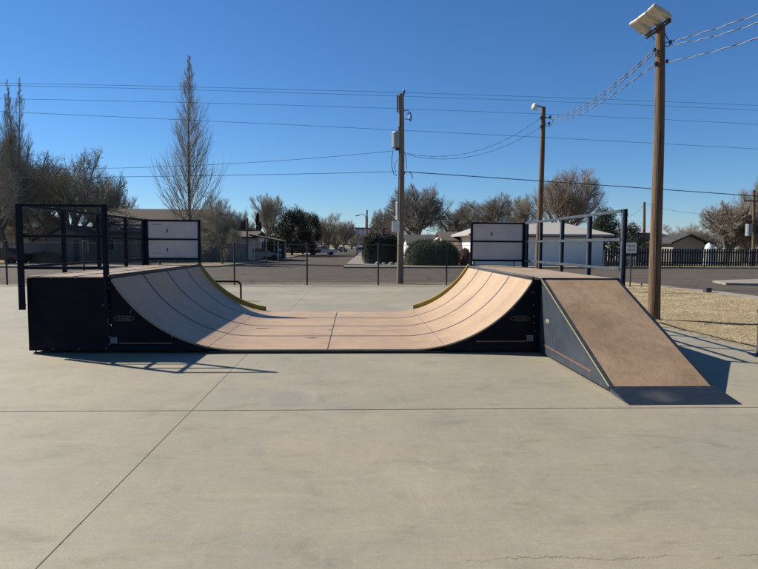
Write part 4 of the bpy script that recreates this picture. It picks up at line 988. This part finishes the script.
# ------------------------------------------------------------------ vehicles
def car(kind, label, u, Y, m, rz, cat='car'):
    root = empty('parked_pickup' if kind == 'pickup' else 'parked_car', (at(u,252,Y).x, Y, -.12), rz, label, cat)
    L, W = (5.4, 1.9) if kind == 'pickup' else (4.5, 1.75)
    if kind == 'pickup': prof = [(-L/2,.45),(-L/2,1.1),(-.55,1.1),(-.45,1.75),(.75,1.75),(1.25,1.15),(L/2-.1,1.02),(L/2,.8),(L/2,.45)]
    elif kind == 'van': prof = [(-L/2,.4),(-L/2,1.5),(-L/2+.3,1.85),(.9,1.85),(1.5,1.15),(L/2-.1,.95),(L/2,.4)]
    else: prof = [(-L/2,.4),(-L/2,.95),(-1.6,1.0),(-1.0,1.42),(.4,1.42),(1.1,.98),(L/2-.1,.82),(L/2,.4)]
    b = MB(); b.prism(prof, 'y', -W/2, W/2); b.build('body', m, root, bevel=.06)
    b = MB()
    for s in (-1, 1):
        y = s*(W/2+.004)
        if kind == 'pickup': q = [(-.38,1.16),(-.33,1.66),(.68,1.66),(1.05,1.18)]
        elif kind == 'van': q = [(-L/2+.4,1.2),(-L/2+.5,1.7),(.8,1.7),(1.25,1.2)]
        else: q = [(-1.45,1.03),(-.95,1.36),(.35,1.36),(.9,1.03)]
        b.prism(q, 'y', y-.004, y+.004)
    b.build('window', M['glass'], root)
    b = MB()
    xr = -L/2-.004
    if kind != 'pickup': b.box(xr-.01, xr, -W/2+.2, W/2-.2, (.98 if kind == 'van' else .8), (1.45 if kind == 'van' else .93))
    else: b.box(-.53, -.5, -W/2+.2, W/2-.2, 1.25, 1.62)
    b.build('rear_window', M['glass'], root)
    for s in (-1, 1):
        b = MB(); b.box(-L/2-.02, -L/2+.02, s*(W/2-.18)-.1, s*(W/2-.18)+.1, .75, .95); b.build('tail_lamp', M['lamp_red'], root)
        b = MB(); b.box(L/2-.03, L/2+.02, s*(W/2-.25)-.14, s*(W/2-.25)+.14, .62, .78); b.build('headlight', M['lamp_glass'], root)
    for sx in (-L*.31, L*.31):
        for s in (-1, 1):
            b = MB(); b.tube([(sx,s*(W/2-.2),.34),(sx,s*(W/2+.02),.34)], .34, 18); wh = b.build('wheel', M['rubber'], root)
            b = MB(); b.tube([(sx,s*(W/2+.021),.34),(sx,s*(W/2+.03),.34)], .19, 12); b.build('rim', M['galv'], wh)
    return root
car('pickup', 'white pickup parked under the trees on the far side street', 322, 108, M['car_white'], R(12), 'pickup')
car('van', 'pale van parked beside the kerb down the side street left of the dark hedge', 361, 118, M['car_white'], R(88), 'van')
car('sedan', 'small silver car parked far down the side street', 341, 160, M['car_silver'], R(60))
car('sedan', 'dark red car parked at the left edge of the photo', 2, 51.5, M['car_dark'], R(175))
car('sedan', 'grey car standing in the shade of the open carport', 262, 69.5, M['car_silver'], R(10))

# ------------------------------------------------------------------ poles and wires
def pole_shaft(root, pts, r0, r1, m, n=14):
    b = MB(); k = 14; q = []; rr = []
    A, B = Vector(pts[0]), Vector(pts[1])
    for i in range(k+1): t = i/k; q.append(A.lerp(B, t)+Vector((math.sin(t*5+r0*30)*.018, math.cos(t*4)*.012, 0))); rr.append(r0+(r1-r0)*t)
    b.tube(q, rr, n); return b.build('shaft', m, root, smooth=False)
# 1: transformer pole on the dirt strip
YP = 26.5; base = at(400.5, 283.3, YP); topp = at(401.5, 94, YP)
p1 = empty('utility_pole', (base.x, YP, 0), 0, 'pale wooden utility pole carrying a grey transformer in the centre', 'utility pole'); bx = base.x; tx = topp.x-bx; tz = topp.z
pole_shaft(p1, ((0,0,-.2),(tx,0,tz)), .16, .115, M['wood_pale'])
L_ = lambda u, v, dy=0: Vector((at(u,v,YP).x-bx, dy, at(u,v,YP).z))
b = MB(); c0 = L_(396.2,148,-.02); c1 = L_(396.2,132,-.02); b.tube([c0, c0+Vector((0,0,.02)), c1-Vector((0,0,.06)), c1, c1+Vector((0,0,.03))], [.17,.2,.2,.17,.03], 16); tf = b.build('transformer', M['transformer'], p1)
b = MB(); q = L_(398.5,131,-.02); b.tube([q, q+Vector((0,0,.06)), q+Vector((0,0,.1)), q+Vector((0,0,.2))], [.035,.05,.03,.02], 8); b.build('bushing', M['porcelain'], tf)
b = MB(); q = L_(398,149); b.box(q.x-.12,q.x+.1,-.06,.06,q.z-.06,q.z+.03); b.build('bracket', M['galv'], tf)
b = MB(); q = L_(398.3,107); b.box(q.x-.07,q.x+.0,-.06,.06,L_(398,112).z,L_(398,95).z); b.build('top_bracket', M['wood_pole'], p1)
b = MB(); q = L_(404,92.5); b.tube([q-Vector((0,0,.12)), q, q+Vector((0,0,.08)), q+Vector((0,0,.14))], [.02,.05,.055,.03], 8); b.build('insulator', M['porcelain'], p1)
b = MB(); b.tube([L_(403.5,111), L_(407,110), L_(409,111)], .02, 6); b.tube([L_(404.5,119), L_(410,119)], .015, 6); b.tube([L_(407.5,114), L_(410,112), L_(411.5,116), L_(410.5,121), L_(408.8,119), L_(410,116)], .03, 6); b.build('cutout_switch', M['porcelain'], p1)
b = MB(); b.tube([L_(393,150,-.1), L_(391.8,158,-.12), L_(391.5,166,-.1), L_(393.5,174,-.08), L_(397,176,-.05)], .016, 5); b.tube([L_(404.5,152,-.1), L_(406,160,-.12), L_(406.5,170,-.1)], .014, 5)
b.tube([L_(403,176,-.1), L_(405,172.5,-.12), L_(409,172,-.12), L_(411.8,175,-.1), L_(412,179,-.1)], .02, 6); b.tube([L_(397,160,-.1), L_(394.5,165,-.1), L_(395,172,-.1)], .012, 5); b.build('drop_loop', M['wire'], p1)
b = MB(); b.tube([L_(399.6,111,-.13), L_(398.5,180,-.16), L_(398,221,-.17)], .02, 6); b.build('conduit', M['galv'], p1)
b = MB(); b.tube([L_(396.8,203,-.16), L_(396.8,220,-.16)], .055, 10); b.tube([L_(396.8,203,-.16), L_(396.8,202,-.16)], [.085,.02], 10); b.build('conduit_head', M['white_metal'], p1)
b = MB(); q0, q1 = L_(391.8,232), L_(399,221.5); b.box(q0.x,q1.x,-.3,-.17,q0.z,q1.z); mb_ = b.build('meter_cabinet', M['white_metal'], p1, bevel=.01)
# 2: lamp pole behind the right rail
Y2 = 27.6; base2 = at(537.5, 284, Y2); top2 = at(543.3, 107, Y2)
p2 = empty('lamp_pole', (base2.x, Y2, -.1), 0, 'brown wooden pole with a single lamp on top behind the tall grey rail', 'lamp pole'); b2x = base2.x
pole_shaft(p2, ((0,0,-.1),(top2.x-b2x,0,top2.z+.1)), .15, .105, M['wood_pole'])
L2 = lambda u, v, dy=0: Vector((at(u,v,Y2).x-b2x, dy, at(u,v,Y2).z+.1))
b = MB(); b.tube([L2(543,108,-.05), L2(540,107.5,-.15), L2(536,106.5,-.2)], .028, 8); arm = b.build('lamp_arm', M['wire'], p2)
b = MB(); b.tube([L2(534,104,-.2), L2(533.8,105.5,-.2), L2(533.2,109,-.2), L2(533,110.4,-.2)], [.05,.12,.15,.12], 12); hd = b.build('lamp_head', M['white_metal'], p2, smooth=False)
for u, v in ((540.5,118),(549.5,117.5),(540.5,127),(548.5,124)):
    b = MB(); q = L2(u,v,-.1); b.tube([q-Vector((0,0,.07)), q, q+Vector((0,0,.07))], [.04,.06,.04], 8); b.tube([q, L2(544,v,0)], .015, 5); b.build('insulator', M['porcelain'], p2)
b = MB(); b.tube([L2(544,118,-.1), L2(549,119,-.15), L2(552.5,121,-.15), L2(549,127,-.12), L2(544,126,-.1)], .014, 5); b.build('drop_loop', M['wire'], p2)
# 3: floodlight pole at the right
Y3 = 13.7; base3 = at(655, 318.5, Y3); top3 = at(660, 26, Y3)
p3 = empty('floodlight_pole', (base3.x, Y3, -.03), 0, 'tall brown wooden pole topped with three square floodlights right of the bank ramp', 'floodlight pole'); b3x = base3.x
pole_shaft(p3, ((0,0,-.1),(top3.x-b3x,0,top3.z+.03)), .145, .105, M['wood_pole'], 18)
L3 = lambda u, v, dy=0: Vector((at(u,v,Y3+dy).x-b3x, dy, at(u,v,Y3+dy).z+.03))
txx, tzz = top3.x-b3x, top3.z+.03
b = MB(); b.box(txx-.15, txx-.07, -.62, .42, tzz-.14, tzz-.06); b.build('cross_arm', M['galv'], p3)
for k, yy in enumerate((-.52, -.10, .32)):
    # each lamp: flat square housing, glass underneath, knuckle and ballast
    c = Vector((txx-.32, yy, tzz+.10)); rx = Matrix.Rotation(R((30,24,33)[k]), 3, 'Y') @ Matrix.Rotation(R((-3,2,5)[k]), 3, 'Z')
    def bx_(x0,x1,y0,y1,z0,z1):
        m_ = MB(); m_.box(x0,x1,y0,y1,z0,z1); m_.v = [tuple(c+rx@Vector(v)) for v in m_.v]; return m_
    h = bx_(-.22,.20,(-.165,-.175,-.18)[k],(.17,.165,.18)[k],-.035,.045); hs = h.build('floodlight', M['lamp_shell'], p3, bevel=.012)
    bx_(-.18,.15,-.155,.155,-.045,-.036).build('lens', M['lamp_glass'], hs)
    bx_(.201,.30,-.10,.10,-.03,.05).build('ballast', M['lamp_shell'], hs, bevel=.01)
    b = MB(); b.tube([c+rx@Vector((.05,0,-.04)), (txx-.11,yy,tzz-.07)], .022, 8); b.build('knuckle', M['white_metal'], hs)
for u, v, dy in ((653.5,50.5,-.1),(654.5,64,-.1),(669,43,-.12),(666,62,-.1)):
    b = MB(); q = L3(u,v,0)+Vector((0,-.06,0)); b.tube([q-Vector((0,0,.04)), q, q+Vector((0,0,.04))], [.025,.038,.025], 8); b.tube([q, Vector((txx,0,q.z))], .010, 5); b.build('insulator', M['porcelain'], p3)
b = MB(); b.tube([L3(665,33), L3(667,38,-.05), L3(671,42.5,-.05), L3(669,46,-.05), L3(664.5,46)], .010, 5); b.tube([L3(650,34,-.1), L3(655,40,-.12)], .008, 5); b.build('drop_loop', M['wire'], p3)
b = MB(); b.tube([L3(658.6,70,-.13), L3(656.5,190,-.15), L3(655,300,-.16)], .008, 5); b.build('ground_wire', M['wire'], p3)
# other small poles
def simple_pole(name, label, u, v0, v1, Y, r, m, cross=None, cat='utility pole', extra=None):
    p = at(u, v1, Y); root = empty(name, (p.x, Y, 0), 0, label, cat); t = at(u+.4, v0, Y)
    b = MB(); b.tube([(0,0,0),(t.x-p.x,0,t.z)], [r,r*.75], 10); b.build('shaft', m, root)
    if cross:
        for (ua, ub, v) in cross:
            b = MB(); za = at(u, v, Y).z; b.box(at(ua,v,Y).x-p.x, at(ub,v,Y).x-p.x, -.15, -.05, za-.06, za+.06); b.build('cross_arm', m, root)
            for q in (ua+.7, (ua+ub)/2, ub-.7):
                b = MB(); xq_ = at(q,v,Y).x-p.x; b.tube([(xq_,-.1,za+.061),(xq_,-.1,za+.2)], [.04,.03], 8); b.build('insulator', M['porcelain'], root)
    return root
pr = simple_pole('utility_pole', 'utility pole with cross arm and pale transformer at the right edge behind the dark fence', 753.5, 190, 262, 54, .16, M['wood_pole'], [(743,764,201)])
q = at(747.5, 229, 54); b = MB(); xq_ = q.x-pr.location.x; b.tube([(xq_,-.2,at(747,236,54).z),(xq_,-.2,at(747,224,54).z)], .3, 14); b.build('transformer', M['transformer'], pr)
simple_pole('utility_pole', 'thin dark utility pole left of the floodlight pole above the fence', 644, 202, 262, 56, .15, M['wood_pole'])
simple_pole('utility_pole', 'small distant pole with a cross arm by the end of the tall grey rail', 624, 212, 250, 75, .14, M['wood_pole'], [(619,628,215)])
simple_pole('utility_pole', 'thin pole standing before the brown roof at the left street corner', 247, 218, 261, 62, .12, M['wood_pole'])
simple_pole('steel_post', 'thin dark post rising above the left guard rail by the long house', 96.6, 187, 264, 50, .06, M['wire'], cat='post')
sl_ = simple_pole('street_lamp', 'street lamp with a long arm over the side street by the dark hedge', 366.6, 210, 262, 82, .14, M['wood_pole'], cat='street lamp')
b = MB(); q0 = at(366.8,213,82); q1 = at(358,215.5,82); q2 = at(356,215.2,82); lx = sl_.location.x
b.tube([(q0.x-lx,0,q0.z-.6),(q0.x-lx-.6,0,q0.z-.1),(q1.x-lx,0,q1.z)], .04, 6); b.build('arm', M['galv'], sl_)
b = MB(); b.tube([(q1.x-lx+.2,0,q1.z),(q1.x-lx-.1,0,q1.z+.03),(q2.x-lx-.15,0,q1.z-.02)], [.06,.14,.08], 8); b.build('lamp_head', M['white_metal'], sl_)
for i, (u, v0, Yp) in enumerate(((266,253,60),(280,250,66))):
    p = at(u, 260, Yp); r_ = empty('mailbox', (p.x, Yp, 0), 0, ('mailbox on a short post nearer the street corner','white-topped mailbox further down the left kerb')[i], 'mailbox')
    z = max(1.0, at(u, v0, Yp).z); b = MB(); b.box(-.05,.05,-.05,.05,0,z-.1); b.build('post', M['wood_pole'], r_)
    b = MB(); b.prism([(-.12,z-.1),(.12,z-.1),(.12,z+.05),(.06,z+.12),(-.06,z+.12),(-.12,z+.05)], 'y', -.25, .25); b.build('box', (M['fence_grey'], M['white_metal'])[i], r_)

def wire3(u0, v0, u1, v1, u2, v2, Yf, r, label, m=None, n=60, name='power_line'):
    """cable through three sight points, each at its own distance"""
    P = [at(u, v, Yf(u)) for u, v in ((u0,v0),(u1,v1),(u2,v2))]
    X0_, X1_, X2_ = P[0].x, P[1].x, P[2].x; pts = []
    for i in range(n+1):
        x = X0_+(X2_-X0_)*i/n
        def lag(a, b, c): return a*(x-X1_)*(x-X2_)/((X0_-X1_)*(X0_-X2_))+b*(x-X0_)*(x-X2_)/((X1_-X0_)*(X1_-X2_))+c*(x-X0_)*(x-X1_)/((X2_-X0_)*(X2_-X1_))
        pts.append((x, lag(P[0].y,P[1].y,P[2].y), lag(P[0].z,P[1].z,P[2].z)))
    b = MB(); b.tube(pts, r, 5); return tag(b.build(name, m or M['wire'], None, smooth=True), label, 'cable', 'overhead cables')
Yw = lambda u: 26.5+(u-400)*.004
wire3(-80,81.5,403,92.5,840,109, Yw, .0065, 'uppermost thin power line passing the top of the transformer pole')
wire3(-80,83.5,398,96,840,114, Yw, .0065, 'second thin power line just under the uppermost one')
wire3(-80,97.5,397,108.5,840,129, Yw, .0065, 'third power line, passing below the pole-top bracket')
wire3(-80,108,398,130,840,153.5, Yw, .0075, 'fourth power line, level with the transformer')
wire3(-80,167,180,166,391.5,151, lambda u: 26.4, .008, 'sagging service cable coming from the left to just under the transformer')
wire3(-80,178,180,176,398,171.5, lambda u: 26.5, .010, 'lower cable running nearly level from the left into the transformer pole')
wire3(402,171.5,600,185,840,202, lambda u: 26.5+(u-400)*.004, .019, 'thickest black cable running right from the transformer pole')
def twist(A, B, sag, r, label, n=220, pitch=.55):
    A, B = Vector(A), Vector(B); Lw = (B-A).length; b = MB(); d = (B-A).normalized(); sx = d.cross(Vector((0,0,1))).normalized(); sz = sx.cross(d)
    for s_, mi in ((0,0),(math.pi,1)):
        pts = []
        for i in range(n+1):
            t = i/n; ph = t*Lw/pitch*6.283/2+s_; p = A.lerp(B, t)-Vector((0,0,sag*4*t*(1-t)))
            pts.append(p+sx*math.cos(ph)*r*1.1+sz*math.sin(ph)*r*1.1)
        b.tube(pts, r, 4, mi, cap=False)
    return tag(b.build('twisted_cable', [M['wire'], M['wire_alu']]), label, 'cable', 'twisted service cables')
P2 = lambda u, v: at(u, v, Y2); P3 = lambda u, v, dy=-.05: at(u, v, Y3+dy)
twist(P2(549.5,117.5), P3(653.5,50.5), .35, .008, 'upper twisted cable between the lamp pole and the floodlight pole')
twist(P2(549.5,118.8), P3(653.8,53), .40, .008, 'middle twisted cable between the lamp pole and the floodlight pole')
twist(P2(548.5,124), P3(654.5,64), .30, .008, 'lowest twisted cable between the lamp pole and the floodlight pole')
p = at(840,-17,7.8); twist(P3(670.5,41.5), p, .05, .007, 'upper twisted cable leaving the floodlight pole to the top right', 160)
p = at(840,-11,7.7); twist(P3(670.5,44.5), p, .12, .007, 'middle twisted cable leaving the floodlight pole to the top right', 160)
p = at(840,8,7.6); twist(P3(666,62), p, .08, .007, 'lowest twisted cable leaving the floodlight pole to the right', 160)
A1 = at(406,153,26.4); twist(A1, P2(540.5,118), .75, .006, 'upper twisted cable sagging between the transformer pole and the lamp pole')
twist(at(406,154.5,26.4), P2(540.5,127), .70, .006, 'lower twisted cable sagging between the transformer pole and the lamp pole')
def thin(a, b_, label, r=.02):
    b = MB(); A, B = Vector(a), Vector(b_); b.tube([A.lerp(B, i/20)-Vector((0,0,.5*4*(i/20)*(1-i/20))) for i in range(21)], r, 4); tag(b.build('power_line', M['wire']), label, 'cable', 'overhead cables')
thin(at(644,203,56), at(740,213,54), 'thin line from the dark pole sagging to the right over the roofs', .012)
thin(at(644,204,56), at(624,216,75), 'short line dropping left from the thin dark pole', .012)
